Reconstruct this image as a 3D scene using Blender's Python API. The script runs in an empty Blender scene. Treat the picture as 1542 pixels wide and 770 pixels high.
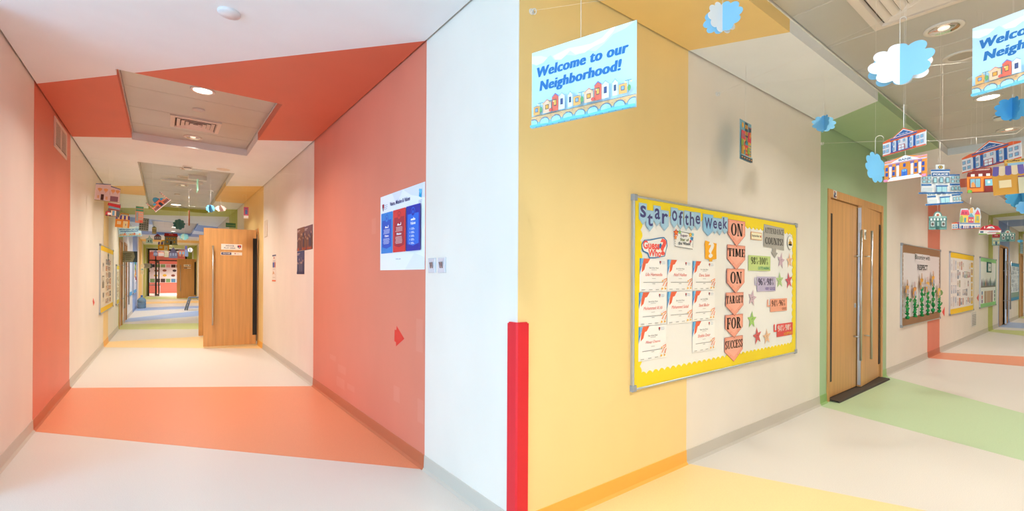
import bpy, math, random
from mathutils import Vector, Matrix

# ------------------------------------------------------------------ camera, world, exposure
SC = bpy.context.scene
COL = SC.collection
FPX, CX, CY = 684.65, 771.0, 416.5          # focal length and principal point, in pixels of the 1542 x 770 frame
EYE, TH, ROLL = 1.33, 0.6530, 0.0052
cam = bpy.data.cameras.new('camera')
cam.sensor_width = 36.0
cam.lens = FPX / 1542 * 36.0
cam.shift_y = (CY - 385) / 1542
cam.clip_start = 0.02
camo = bpy.data.objects.new('camera', cam)
COL.objects.link(camo)
camo.matrix_world = (Matrix.Translation((0, 0, EYE)) @ Matrix.Rotation(-TH, 4, 'Z')
                     @ Matrix.Rotation(math.pi / 2, 4, 'X') @ Matrix.Rotation(ROLL, 4, 'Z'))
SC.camera = camo
SC.view_settings.view_transform = 'Standard'
SC.view_settings.look = 'None'
SC.view_settings.gamma = 1.0
SC.view_settings.use_curve_mapping = False
SC.view_settings.exposure = -0.22
SC.cycles.use_denoising = True
SC.cycles.max_bounces = 8
SC.cycles.diffuse_bounces = 5
SC.cycles.caustics_reflective = False
SC.cycles.caustics_refractive = False
LAMP_W = 17.0            # watts of one recessed lamp
LAMP_COL = (1.0, 0.95, 0.86)   # warm lamps of the first corridor
LAMP_COL_B = (1.0, 0.99, 0.93) # whiter lamps of the second corridor
DAY = 10.0
world = bpy.data.worlds.new('daylight')
SC.world = world
world.use_nodes = True
world.node_tree.nodes['Background'].inputs[0].default_value = (0.40, 0.70, 1.0, 1)
world.node_tree.nodes['Background'].inputs[1].default_value = DAY

# ------------------------------------------------------------------ measures of the place
H = 2.94                 # ceiling
HP = H + 0.09            # metal panels in the raised strips
XA, XL, YB = 1.425, -0.876, 1.816
YS = -0.485              # far side of the second corridor
AEND, BEND = 36.0, 27.0
LX, LY, LN = -5.0, -4.0, 4.0   # lobby the photographer stands in
RND = random.Random(7)

def ray(px, py):
    t, v = (px - CX) / FPX, (CY - py) / FPX
    c, s = math.cos(ROLL), math.sin(ROLL)
    t, v = c * t - s * v, s * t + c * v
    return Vector((math.sin(TH) + t * math.cos(TH), math.cos(TH) - t * math.sin(TH), v))
def at(px, py, d):
    return Vector((0, 0, EYE)) + ray(px, py) * d
def on_b(px, py, off=0.0):          # long wall of the second corridor -> (s, z) along it
    r = ray(px, py); k = (YB - off) / r.y
    return r.x * k, EYE + r.z * k
def on_r(px, py, off=0.0):          # right wall of the first corridor
    r = ray(px, py); k = (XA - off) / r.x
    return -r.y * k, EYE + r.z * k
def on_l(px, py, off=0.0):
    r = ray(px, py); k = (XL + off) / r.x
    return r.y * k, EYE + r.z * k
FR = {'B': Matrix.Translation((0, YB, 0)),
      'R': Matrix.Translation((XA, 0, 0)) @ Matrix.Rotation(-math.pi / 2, 4, 'Z'),
      'L': Matrix.Translation((XL, 0, 0)) @ Matrix.Rotation(math.pi / 2, 4, 'Z')}
ON = {'B': on_b, 'R': on_r, 'L': on_l}

# ------------------------------------------------------------------ materials
def lin(hexs):
    v = [int(hexs[i:i + 2], 16) / 255 for i in (0, 2, 4)]
    return [c / 12.92 if c <= 0.04045 else ((c + 0.055) / 1.055) ** 2.4 for c in v]
MATS = {}
def mat(hexs, rough=0.65, metal=0.0, spec=0.35, kind='paper', emit=0.0, coat=0.0):
    key = (hexs, rough, metal, spec, kind, emit)
    if key in MATS:
        return MATS[key]
    m = bpy.data.materials.new('%s_%s' % (kind, hexs))
    m.use_nodes = True
    nt = m.node_tree
    b = nt.nodes['Principled BSDF']
    c = lin(hexs)
    b.inputs['Base Color'].default_value = (*c, 1)
    b.inputs['Roughness'].default_value = rough
    b.inputs['Metallic'].default_value = metal
    b.inputs['Specular IOR Level'].default_value = spec
    if emit:
        b.inputs['Emission Color'].default_value = (*c, 1)
        b.inputs['Emission Strength'].default_value = emit
    if kind in ('wall', 'floor', 'wood', 'panel', 'crepe'):
        tc = nt.nodes.new('ShaderNodeTexCoord')
        mp = nt.nodes.new('ShaderNodeMapping')
        nz = nt.nodes.new('ShaderNodeTexNoise')
        rp = nt.nodes.new('ShaderNodeValToRGB')
        nt.links.new(tc.outputs['Object'], mp.inputs['Vector'])
        nt.links.new(mp.outputs['Vector'], nz.inputs['Vector'])
        sc = {'wall': (2.2, 2.2, 1.2), 'floor': (240, 240, 240), 'wood': (26, 26, 1.1), 'panel': (1.3, 1.3, 1.3), 'crepe': (90, 90, 12)}[kind]
        mp.inputs['Scale'].default_value = sc
        nz.inputs['Scale'].default_value = 1.0
        nz.inputs['Detail'].default_value = 3.0 if kind != 'floor' else 1.0
        amp = {'wall': 0.025, 'floor': 0.07, 'wood': 0.10, 'panel': 0.06, 'crepe': 0.3}[kind]
        rp.color_ramp.elements[0].position = 0.3
        rp.color_ramp.elements[1].position = 0.7
        rp.color_ramp.elements[0].color = (*[x * (1 - amp) for x in c], 1)
        rp.color_ramp.elements[1].color = (*[min(1, x * (1 + amp)) for x in c], 1)
        nt.links.new(nz.outputs['Fac'], rp.inputs['Fac'])
        nt.links.new(rp.outputs['Color'], b.inputs['Base Color'])
        if kind == 'wall':
            n2 = nt.nodes.new('ShaderNodeTexNoise'); n2.inputs['Scale'].default_value = 260
            bp = nt.nodes.new('ShaderNodeBump'); bp.inputs['Strength'].default_value = 0.04; bp.inputs['Distance'].default_value = 0.002
            nt.links.new(tc.outputs['Object'], n2.inputs['Vector'])
            nt.links.new(n2.outputs['Fac'], bp.inputs['Height'])
            nt.links.new(bp.outputs['Normal'], b.inputs['Normal'])
    MATS[key] = m
    return m
def wallm(h): return mat(h, 0.5, 0, 0.4, 'wall')
def floorm(h): return mat(h, 0.38, 0, 0.4, 'floor')
CREAM, CEILW = 'ece2d6', 'ecedef'
ORANGE, YELLOW, GREEN, LIME, BLUE = 'dd836b', 'f3d594', 'a8c29a', 'bfc266', '93acd4'
FCREAM, FORANGE, FYELLOW, FGREEN, FLIME, FBLUE = 'e0d8cf', 'e89872', 'f9d99e', 'c0d5ab', 'ced385', 'a3b9dc'
KCREAM, KORANGE, KYELLOW, KGREEN, KLIME, KBLUE = 'c9c0b3', 'bf6b49', 'efb24e', '93b46f', 'a9ae48', '7590bf'
ALU = lambda: mat('c9ccd0', 0.3, 0.8, 0.5, 'metal')
STEEL = lambda: mat('c2c0bb', 0.28, 0.9, 0.5, 'metal')
WOOD = lambda: mat('d29c60', 0.42, 0, 0.4, 'wood')
WOODD = lambda: mat('a8703c', 0.45, 0, 0.4, 'wood')
BLACK = lambda: mat('1d1713', 0.5, 0, 0.4, 'plastic')
WHITEP = lambda: mat('e9e6e2', 0.4, 0, 0.4, 'plastic')

# ------------------------------------------------------------------ objects
def link(o, parent=None):
    COL.objects.link(o)
    if parent is not None:
        o.parent = parent
    return o
def tag(o, label=None, cat=None, group=None, kind=None):
    if label: o['label'] = label
    if cat: o['category'] = cat
    if group: o['group'] = group
    if kind: o['kind'] = kind
    return o
def empty(name, mw, label=None, cat=None, group=None, kind=None):
    o = bpy.data.objects.new(name, None)
    o.empty_display_size = 0.05
    link(o)
    o.matrix_world = mw if isinstance(mw, Matrix) else Matrix.Translation(mw)
    return tag(o, label, cat, group, kind)
class MB:
    def __init__(s):
        s.v, s.f, s.m, s.mats, s.smooth = [], [], [], [], []
    def mi(s, m):
        if m not in s.mats: s.mats.append(m)
        return s.mats.index(m)
    def add(s, vs, fs, m, smooth=False):
        n = len(s.v); k = s.mi(m)
        s.v += [tuple(p) for p in vs]
        for f in fs:
            s.f.append([i + n for i in f]); s.m.append(k); s.smooth.append(smooth)
        return s
    def box(s, x0, x1, y0, y1, z0, z1, m):
        vs = [(x0, y0, z0), (x1, y0, z0), (x1, y1, z0), (x0, y1, z0), (x0, y0, z1), (x1, y0, z1), (x1, y1, z1), (x0, y1, z1)]
        return s.add(vs, [(0, 3, 2, 1), (4, 5, 6, 7), (0, 1, 5, 4), (1, 2, 6, 5), (2, 3, 7, 6), (3, 0, 4, 7)], m)
    def bbox(s, x0, x1, y0, y1, z0, z1, m, b=0.004):
        # box with chamfered vertical and horizontal front (-y) edges
        vs = [(x0, y1, z0), (x1, y1, z0), (x1, y1, z1), (x0, y1, z1),
              (x0, y0 + b, z0), (x1, y0 + b, z0), (x1, y0 + b, z1), (x0, y0 + b, z1),
              (x0 + b, y0, z0 + b), (x1 - b, y0, z0 + b), (x1 - b, y0, z1 - b), (x0 + b, y0, z1 - b)]
        fs = [(1, 0, 3, 2), (8, 9, 10, 11)]
        for i in range(4):
            j = (i + 1) % 4
            fs += [(i, j, 4 + j, 4 + i), (4 + i, 4 + j, 8 + j, 8 + i)]
        return s.add(vs, fs, m)
    def prism_y(s, pts, y0, y1, m, mb=None):          # outline in x, z, front at y0 (towards -y)
        n = len(pts)
        vs = [(x, y0, z) for x, z in pts] + [(x, y1, z) for x, z in pts]
        s.add(vs, [tuple(range(n))] + [(i, n + i, n + (i + 1) % n, (i + 1) % n) for i in range(n)], m)
        s.add(vs[n:], [tuple(range(n - 1, -1, -1))], mb or m)
        return s
    def prism_z(s, pts, z0, z1, m):                   # outline in x, y
        n = len(pts)
        a = sum(pts[i][0] * pts[(i + 1) % n][1] - pts[(i + 1) % n][0] * pts[i][1] for i in range(n))
        if a < 0: pts = pts[::-1]
        vs = [(x, y, z0) for x, y in pts] + [(x, y, z1) for x, y in pts]
        return s.add(vs, [tuple(range(n - 1, -1, -1)), tuple(range(n, 2 * n))] + [(i, (i + 1) % n, n + (i + 1) % n, n + i) for i in range(n)], m)
    def lathe(s, prof, m, n=24, c=(0, 0, 0)):
        vs = []
        for r, z in prof:
            for i in range(n):
                a = 2 * math.pi * i / n
                vs.append((c[0] + r * math.cos(a), c[1] + r * math.sin(a), c[2] + z))
        fs = []
        for k in range(len(prof) - 1):
            for i in range(n):
                j = (i + 1) % n
                fs.append((k * n + i, k * n + j, (k + 1) * n + j, (k + 1) * n + i))
        return s.add(vs, fs, m, True)
    def tube(s, pts, r, m, n=6, smooth=True):
        pts = [Vector(p) for p in pts]
        rs = r if isinstance(r, (list, tuple)) else [r] * len(pts)
        vs, fs = [], []
        for i, p in enumerate(pts):
            d = (pts[min(i + 1, len(pts) - 1)] - pts[max(i - 1, 0)])
            d = d.normalized() if d.length > 1e-9 else Vector((0, 0, 1))
            u = d.cross(Vector((0, 0, 1)))
            if u.length < 1e-3: u = d.cross(Vector((1, 0, 0)))
            u.normalize(); w = d.cross(u)
            for k in range(n):
                a = 2 * math.pi * k / n
                vs.append(p + (u * math.cos(a) + w * math.sin(a)) * rs[i])
        for i in range(len(pts) - 1):
            for k in range(n):
                j = (k + 1) % n
                fs.append((i * n + k, i * n + j, (i + 1) * n + j, (i + 1) * n + k))
        fs += [tuple(range(n - 1, -1, -1)), tuple(range((len(pts) - 1) * n, len(pts) * n))]
        return s.add(vs, fs, m, smooth)
    def mesh(s, name):
        me = bpy.data.meshes.new(name)
        me.from_pydata(s.v, [], s.f)
        for m in s.mats: me.materials.append(m)
        me.polygons.foreach_set('material_index', s.m)
        me.polygons.foreach_set('use_smooth', s.smooth)
        me.update()
        return me
    def build(s, name, parent=None, mw=None, **kw):
        o = bpy.data.objects.new(name, s.mesh(name))
        link(o, parent)
        if mw is not None:
            if parent is not None: o.matrix_local = mw
            else: o.matrix_world = mw
        return tag(o, **kw)
def part(name, parent, fn, mw=None, **kw):
    b = MB(); fn(b)
    return b.build(name, parent, mw, **kw)

# ------------------------------------------------------------------ lettering
TXT = {}
def text_geo(s, offset=0.0, shear=0.0, space=1.0):
    key = (s, offset, shear, space)
    if key in TXT: return TXT[key]
    cu = bpy.data.curves.new('lettering', 'FONT')
    cu.body = s; cu.size = 1.0; cu.resolution_u = 3; cu.offset = offset; cu.shear = shear; cu.space_character = space; cu.fill_mode = 'BOTH'; cu.extrude = 0.0
    ob = bpy.data.objects.new('lettering', cu)
    me = ob.to_mesh()
    vs = [(v.co.x, v.co.y) for v in me.vertices]
    fs = [tuple(p.vertices) for p in me.polygons]
    ob.to_mesh_clear()
    bpy.data.objects.remove(ob); bpy.data.curves.remove(cu)
    if vs:
        x0 = min(v[0] for v in vs); x1 = max(v[0] for v in vs)
        y0 = min(v[1] for v in vs); y1 = max(v[1] for v in vs)
        vs = [((x - x0) / max(1e-6, x1 - x0), (y - y0) / max(1e-6, y1 - y0)) for x, y in vs]
    TXT[key] = (vs, fs)
    return TXT[key]
T_, t_ = 0.20, 0.075
def _rect(x0, y0, x1, y1): return [(x0, y0), (x1, y0), (x1, y1), (x0, y1)]
def _bowl(cx, cy, rx, ry, a0, a1, n=14, T=T_, t=t_):
    out = []
    for i in range(n):
        a, b = (math.radians(a0 + (a1 - a0) * k / n) for k in (i, i + 1))
        out.append([(cx + rx * math.cos(a), cy + ry * math.sin(a)), (cx + rx * math.cos(b), cy + ry * math.sin(b)),
                    (cx + (rx - T) * math.cos(b), cy + (ry - t) * math.sin(b)), (cx + (rx - T) * math.cos(a), cy + (ry - t) * math.sin(a))])
    return out
def _stem(x, y0=0.0, y1=1.0, top=True, bot=True):
    r = [_rect(x, y0, x + T_, y1)]
    if bot: r.append(_rect(x - 0.06, y0, x + T_ + 0.06, y0 + t_))
    if top: r.append(_rect(x - 0.06, y1 - t_, x + T_ + 0.06, y1))
    return r
def _diag(x0, y0, x1, y1, w): return [[(x0, y0), (x0 + w, y0), (x1 + w, y1), (x1, y1)]]
def _glyph(c):
    L = []
    if c == 'A': L = _diag(0.06, 0, 0.30, 1, 0.08) + _diag(0.50, 0, 0.26, 1, T_) + [_rect(0.15, 0.28, 0.55, 0.36), _rect(0, 0, 0.22, t_), _rect(0.42, 0, 0.78, t_)]; w = 0.78
    elif c == 'C': L = _bowl(0.33, 0.5, 0.33, 0.5, 50, 310) + [_rect(0.52, 0.66, 0.60, 1), _rect(0.52, 0, 0.60, 0.3)]; w = 0.62
    elif c == 'D': L = _stem(0.06) + _bowl(0.28, 0.5, 0.38, 0.5, -90, 90); w = 0.68
    elif c == 'E': L = _stem(0.06) + [_rect(0.2, 0, 0.58, t_), _rect(0.2, 1 - t_, 0.56, 1), _rect(0.2, 0.46, 0.44, 0.54), _rect(0.5, 0, 0.58, 0.28), _rect(0.48, 0.74, 0.56, 1), _rect(0.38, 0.36, 0.45, 0.64)]; w = 0.6
    elif c == 'F': L = _stem(0.06) + [_rect(0.2, 1 - t_, 0.56, 1), _rect(0.2, 0.46, 0.44, 0.54), _rect(0.48, 0.7, 0.56, 1), _rect(0.38, 0.36, 0.45, 0.64)]; w = 0.58
    elif c == 'G': L = _bowl(0.33, 0.5, 0.33, 0.5, 50, 310) + [_rect(0.52, 0.66, 0.60, 1), _rect(0.44, 0, 0.62, 0.42), _rect(0.38, 0.38, 0.68, 0.45)]; w = 0.68
    elif c == 'I': L = _stem(0.06); w = 0.34
    elif c == 'M': L = _stem(0.06, bot=True) + _stem(0.66) + _diag(0.38, 0.1, 0.12, 1, 0.16) + _diag(0.42, 0.1, 0.66, 1, 0.07); w = 0.94
    elif c == 'N': L = [_rect(0.06, 0, 0.14, 1), _rect(0.58, 0, 0.66, 1), _rect(0, 0, 0.22, t_), _rect(0.5, 1 - t_, 0.74, 1), _rect(0, 1 - t_, 0.24, 1)] + _diag(0.46, 0, 0.06, 1, T_); w = 0.74
    elif c == 'O' or c == '0': k = 0.36 if c == 'O' else 0.28; L = _bowl(k, 0.5, k, 0.5, 0, 360, 22); w = 2 * k
    elif c == 'R': L = _stem(0.06) + _bowl(0.26, 0.74, 0.30, 0.26, -90, 90) + _diag(0.46, 0, 0.24, 0.5, 0.19) + [_rect(0.44, 0, 0.72, t_)]; w = 0.72
    elif c == 'S': L = _bowl(0.28, 0.74, 0.27, 0.26, 40, 270) + _bowl(0.28, 0.26, 0.28, 0.26, -140, 90) + [_rect(0.45, 0.68, 0.52, 1), _rect(0.02, 0, 0.09, 0.32)]; w = 0.56
    elif c == 'T': L = _stem(0.22, top=False) + [_rect(0, 1 - t_, 0.64, 1), _rect(0, 0.7, 0.08, 1), _rect(0.56, 0.7, 0.64, 1)]; w = 0.64
    elif c == 'U': L = [_rect(0.06, 0.3, 0.26, 1), _rect(0.52, 0.3, 0.60, 1), _rect(0, 1 - t_, 0.32, 1), _rect(0.46, 1 - t_, 0.68, 1)] + _bowl(0.33, 0.3, 0.27, 0.3, 180, 360, T=0.14); w = 0.68
    elif c == '!': L = [[(0.1, 0.3), (0.16, 0.3), (0.24, 1), (0.02, 1)], _rect(0.04, 0, 0.22, 0.18)]; w = 0.28
    elif c == '1': L = _stem(0.1, top=False) + [_rect(0.02, 0.86, 0.2, 0.95)]; w = 0.38
    elif c == '4': L = [_rect(0.3, 0, 0.48, 1), _rect(0, 0.24, 0.58, 0.32), _rect(0.2, 0, 0.58, t_)] + _diag(0, 0.28, 0.32, 1, 0.08); w = 0.58
    elif c in '69':
        L = _bowl(0.28, 0.3, 0.28, 0.3, 0, 360, 16) + _bowl(0.32, 0.5, 0.32, 0.5, 60, 200, 10)
        if c == '9': L = [[(0.58 - x, 1 - y) for x, y in q] for q in L]
        w = 0.58
    elif c == '8': L = _bowl(0.28, 0.26, 0.28, 0.26, 0, 360, 16) + _bowl(0.28, 0.76, 0.24, 0.24, 0, 360, 16); w = 0.56
    elif c == '%': L = _bowl(0.13, 0.8, 0.13, 0.2, 0, 360, 10, 0.08, 0.06) + _bowl(0.47, 0.2, 0.13, 0.2, 0, 360, 10, 0.08, 0.06) + _diag(0.08, 0, 0.46, 1, 0.06); w = 0.6
    elif c == '-': L = [_rect(0.03, 0.38, 0.25, 0.5)]; w = 0.28
    else: w = 0.3
    return L, w
def slab_geo(s):
    vs, fs, x = [], [], 0.0
    for c in s:
        L, w = _glyph(c)
        for q in L:
            n = len(vs)
            vs += [(x + a, b) for a, b in q]; fs.append((n, n + 1, n + 2, n + 3))
        x += w + 0.07
    x -= 0.07
    return [(a / x, b) for a, b in vs], fs

# ------------------------------------------------------------------ flat print on sheets
def circ(cx, cz, rx, rz, n=18, a0=0.0, a1=360.0):
    full = abs(a1 - a0) >= 359.9
    k = n if full else n + 1
    return [(cx + rx * math.cos(math.radians(a0 + (a1 - a0) * i / n)), cz + rz * math.sin(math.radians(a0 + (a1 - a0) * i / n))) for i in range(k)]
def star(cx, cz, r, rot=90, inner=0.42, n=5, ry=None):
    ry = ry or r
    return [(cx + (r if i % 2 == 0 else r * inner) * math.cos(math.radians(rot + 180 / n * i)),
             cz + (ry if i % 2 == 0 else ry * inner) * math.sin(math.radians(rot + 180 / n * i))) for i in range(2 * n)]
EPS = 0.00022
def art(items, w, h, parent, name='print', x0=0.0, z0=0.0, y=-0.0006, rough=0.6, warp=None):
    """items in a unit square scaled to w x h; every item lies a hair in front of the one before"""
    b = MB(); k = 0
    def P(p, lay):
        X, Z = x0 + p[0] * w, z0 + p[1] * h
        yy = y - lay * EPS
        if warp: yy += warp(p[0], p[1])
        return (X, yy, Z)
    for it in items:
        kind, c = it[0], mat(it[1], rough)
        if kind in 'rpe':
            if kind == 'r': pts = [(it[2], it[3]), (it[4], it[3]), (it[4], it[5]), (it[2], it[5])]
            elif kind == 'p': pts = list(it[2])
            else: pts = circ(*it[2:6])
            if any(p[0] < -1e-4 or p[0] > 1.0001 or p[1] < -1e-4 for p in pts):      # keep the print on its sheet
                pts = clip(clip(clip(pts, -1, 0, 0.0), 1, 0, 1.0), 0, -1, 0.0)
            if len(pts) > 2: b.add([P(p, k) for p in pts], [tuple(range(len(pts)))], c)
        elif kind == 't':
            s, ax, az, bx, bz = it[2:7]
            style = it[7] if len(it) > 7 else 'sans'
            shifts = [0]
            if style == 'slab': vs, fs = slab_geo(s)
            elif style == 'bold': vs, fs = text_geo(s, 0.02)
            elif style == 'fat': vs, fs = text_geo(s, 0.035)
            elif style == 'outline': vs, fs = text_geo(s, 0.09)
            elif style == 'didone': vs, fs = text_geo(s, 0.010, 0.15, 1.10); shifts = [-0.0065, -0.0045, -0.002, 0, 0.002, 0.0045, 0.0065]
            elif style == 'script': vs, fs = text_geo(s, 0.0, 0.3)
            else: vs, fs = text_geo(s)
            for j, sh in enumerate(shifts):
                b.add([P((ax + u * (bx - ax) + sh, az + v * (bz - az)), k + 0.1 * j) for u, v in vs], fs, c)
        k += 1
    return b.build(name, parent)
def sheet(name, outline, w, h, t, mw, front, label, cat, group=None, items=None, back=None, top=True, warp=None):
    """a cut sheet: outline in a unit square, origin at the middle of its lower edge"""
    b = MB()
    pts = [((u - 0.5) * w, v * h) for u, v in outline]
    b.prism_y(pts, 0, t, mat(front), mat(back) if back else None)
    o = b.build(name, None, mw, label=label, cat=cat, group=group)
    if items: art(items, w, h, o, x0=-w / 2)
    return o
SQ = [(0, 0), (1, 0), (1, 1), (0, 1)]
def lines(c, x0, x1, z1, n, dz, th, rag=0.12, rnd=RND):
    return [('r', c, x0 + rnd.random() * rag * (x1 - x0), z1 - i * dz - th, x1 - rnd.random() * rag * (x1 - x0), z1 - i * dz) for i in range(n)]

# ------------------------------------------------------------------ shell: floor, ceiling, walls
def clip(poly, a, b, c):         # keep a*x + b*y <= c
    out = []
    for i in range(len(poly)):
        p, q = poly[i], poly[(i + 1) % len(poly)]
        dp, dq = a * p[0] + b * p[1] - c, a * q[0] + b * q[1] - c
        if dp <= 0: out.append(p)
        if (dp < 0) != (dq < 0) and abs(dp - dq) > 1e-12:
            k = dp / (dp - dq); out.append((p[0] + (q[0] - p[0]) * k, p[1] + (q[1] - p[1]) * k))
    return out
def area(p): return abs(sum(p[i][0] * p[(i + 1) % len(p)][1] - p[(i + 1) % len(p)][0] * p[i][1] for i in range(len(p)))) / 2
def minus(poly, r):
    x0, x1, y0, y1 = r
    mid = clip(clip(poly, -1, 0, -x0), 1, 0, x1)
    return [p for p in (clip(poly, 1, 0, x0), clip(poly, -1, 0, -x1), clip(mid, 0, 1, y0) if mid else [], clip(mid, 0, -1, -y1) if mid else []) if len(p) > 2 and area(p) > 1e-5]
def minus_all(polys, rects):
    for r in rects:
        polys = [q for p in polys for q in minus(p, r)]
    return polys
def rectp(x0, x1, y0, y1): return [(x0, y0), (x1, y0), (x1, y1), (x0, y1)]
REC = {'a1': (-0.31, 0.88, 4.72, 7.06), 'a2': (-0.31, 0.88, 8.40, 14.28), 'a3': (-0.31, 0.86, 17.40, 23.05),
       'b1': (1.97, 8.12, 0.065, 1.265), 'b2': (12.30, 16.05, 0.065, 1.265)}
A_BANDS = {   # slanted stripes: (y at left wall near, y at right wall near, y left far, y right far)
    'orange': (5.50, 2.84, 7.35, 5.78), 'yellow': (11.08, 9.28, 11.95, 11.80), 'lime': (14.50, 13.0, 16.0, 14.75),
    'blue': (16.55, 18.2, 17.95, 20.9), 'blue2': (21.5, 22.0, 23.4, 23.6), 'yellow2': (26.6, 26.1, 28.3, 28.2), 'lime2': (31.3, 30.4, 35.0, 34.1)}
B_BANDS = {   # (x at wall, x at the far side) near edge, far edge
    'yellow': (1.46, 1.46, 2.97, 3.93), 'green': (5.42, 4.75, 7.80, 6.0), 'orange': (10.16, 10.70, 11.08, 12.6),
    'lime': (16.58, 14.4, 17.32, 18.2), 'blue': (18.32, 18.6, 20.6, 20.8), 'lime2': (23.1, 22.0, 24.3, 24.6)}
B_CEIL = {'yellow': (1.46, 1.46, 2.95, 4.2), 'green': (5.46, 4.1, 7.80, 6.9), 'orange': (10.15, 10.4, 11.06, 11.9),
          'lime': (16.58, 15.3, 17.30, 16.7), 'blue': (18.32, 18.6, 20.68, 20.1), 'lime2': (23.1, 22.6, 24.3, 24.6)}
FCOL = {'orange': FORANGE, 'yellow': FYELLOW, 'lime': FLIME, 'blue': FBLUE, 'green': FGREEN}
WCOL = {'orange': ORANGE, 'yellow': YELLOW, 'lime': LIME, 'blue': BLUE, 'green': GREEN}
KCOL = {'orange': KORANGE, 'yellow': KYELLOW, 'lime': KLIME, 'blue': KBLUE, 'green': KGREEN}
CCOL = {'orange': 'd66c50', 'yellow': 'eecb84'}      # the wall paints darkened: the ceiling's shade is put into the colour
base = lambda k: k.rstrip('0123456789')
def a_quad(b, g=0.0): return [(XL + g, b[0]), (XA - g, b[1]), (XA - g, b[3]), (XL + g, b[2])]
def b_quad(b, g=0.0): return [(b[1], YS + g), (b[0], YB - g), (b[2], YB - g), (b[3], YS + g)]

fl = MB()
fl.box(LX - 0.3, BEND + 0.3, LY - 0.3, AEND + 8.0, -0.1, 0.0, floorm(FCREAM))
floor = fl.build('floor', kind='structure', label='beige speckled vinyl floor of both corridors')
for n, b in list(A_BANDS.items()):
    part('vinyl_band', floor, lambda m: m.prism_z(a_quad(b), 0.0, 0.0008, floorm(FCOL[base(n)])), label='%s vinyl band in the floor' % base(n))
for n, b in list(B_BANDS.items()):
    part('vinyl_band', floor, lambda m: m.prism_z(b_quad(b), 0.0, 0.0008, floorm(FCOL[base(n)])), label='%s vinyl band in the floor' % base(n))

G = 0.014     # shadow gap between ceiling and walls
rects_a = [REC['a1'], REC['a2'], REC['a3']]; rects_b = [REC['b1'], REC['b2']]
cl = MB()
zones = minus_all([rectp(XL + G, XA - G, LN, AEND)], rects_a)
zones += [rectp(LX, XA - G, YB, LN), rectp(LX, XA - G, LY, YB)]
zones += minus_all([rectp(XA - G, BEND, YS + G, YB - G)], rects_b)
for z in zones: cl.prism_z(z, H, H + 0.16, wallm(CEILW))
ceiling = cl.build('ceiling', kind='structure', label='off-white plaster ceiling with raised metal strips')
def band_on_ceiling(quad, rects, col, lbl):
    b = MB()
    for p in minus_all([quad], rects): b.prism_z(p, H - 0.0008, H, wallm(col))
    # the upturned faces of the raised strips carry the same paint
    for x0, x1, y0, y1 in rects:
        for ax, val, lo, hi in ((0, x0, y0, y1), (0, x1, y0, y1), (1, y0, x0, x1), (1, y1, x0, x1)):
            pts = []
            for i in range(4):
                p, q = quad[i], quad[(i + 1) % 4]
                if (p[ax] - val) * (q[ax] - val) < 0:
                    k = (val - p[ax]) / (q[ax] - p[ax]); pts.append(p[1 - ax] + (q[1 - ax] - p[1 - ax]) * k)
            if len(pts) < 2: continue
            a, c = max(lo, min(pts)), min(hi, max(pts))
            if c - a < 0.01: continue
            e = 0.0008
            if ax == 0:
                s = (val, val + e) if val == x0 else (val - e, val)
                b.box(s[0], s[1], a, c, H, H + 0.085, wallm(col))
            else:
                s = (val, val + e) if val == y0 else (val - e, val)
                b.box(a, c, s[0], s[1], H, H + 0.085, wallm(col))
    b.build('painted_band', ceiling, label=lbl)
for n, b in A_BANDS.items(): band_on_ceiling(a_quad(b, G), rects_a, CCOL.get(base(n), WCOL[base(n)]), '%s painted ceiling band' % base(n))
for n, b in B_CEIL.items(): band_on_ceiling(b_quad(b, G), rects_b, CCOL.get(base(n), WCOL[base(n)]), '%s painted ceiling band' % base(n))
# metal panels in the raised strips
def panels(rect, along, start, pitch=0.632):
    x0, x1, y0, y1 = rect
    lo, hi = (y0, y1) if along == 'y' else (x0, x1)
    part('strip_backing', ceiling, lambda m: m.box(x0 - 0.02, x1 + 0.02, y0 - 0.02, y1 + 0.02, HP + 0.02, HP + 0.04, mat('e2ded6', 0.6, 0, 0.3, 'plastic')))
    part('edge_trim', ceiling, lambda m: (m.box(x0, x0 + 0.008, y0, y1, HP - 0.006, HP + 0.02, tm), m.box(x1 - 0.008, x1, y0, y1, HP - 0.006, HP + 0.02, tm),
                                          m.box(x0, x1, y0, y0 + 0.008, HP - 0.006, HP + 0.02, tm), m.box(x0, x1, y1 - 0.008, y1, HP - 0.006, HP + 0.02, tm)))
    s = start
    while s < hi - 0.02:
        a, c = max(lo, s) + 0.003, min(hi, s + pitch) - 0.003
        if c - a > 0.05:
            bb = MB()
            q = (x0 + 0.01, x1 - 0.01, a, c) if along == 'y' else (a, c, y0 + 0.01, y1 - 0.01)
            e = 0.006
            vs = [(q[0], q[2], HP + 0.02), (q[1], q[2], HP + 0.02), (q[1], q[3], HP + 0.02), (q[0], q[3], HP + 0.02),
                  (q[0], q[2], HP + e), (q[1], q[2], HP + e), (q[1], q[3], HP + e), (q[0], q[3], HP + e),
                  (q[0] + e, q[2] + e, HP), (q[1] - e, q[2] + e, HP), (q[1] - e, q[3] - e, HP), (q[0] + e, q[3] - e, HP)]
            fs = [(0, 1, 2, 3), (11, 10, 9, 8)]
            for i in range(4):
                j = (i + 1) % 4
                fs += [(j, i, 4 + i, 4 + j), (4 + j, 4 + i, 8 + i, 8 + j)]
            bb.add(vs, fs, pm)
            bb.build('ceiling_panel', ceiling)
        s += pitch
tm = mat('e4e0d8', 0.5, 0, 0.3, 'paint')
pm = mat('c2bfb8', 0.33, 0.2, 0.5, 'panel')
panels(REC['a1'], 'y', 4.72); panels(REC['a2'], 'y', 8.40); panels(REC['a3'], 'y', 17.40)
panels(REC['b1'], 'x', 1.976); panels(REC['b2'], 'x', 12.30)
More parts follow.
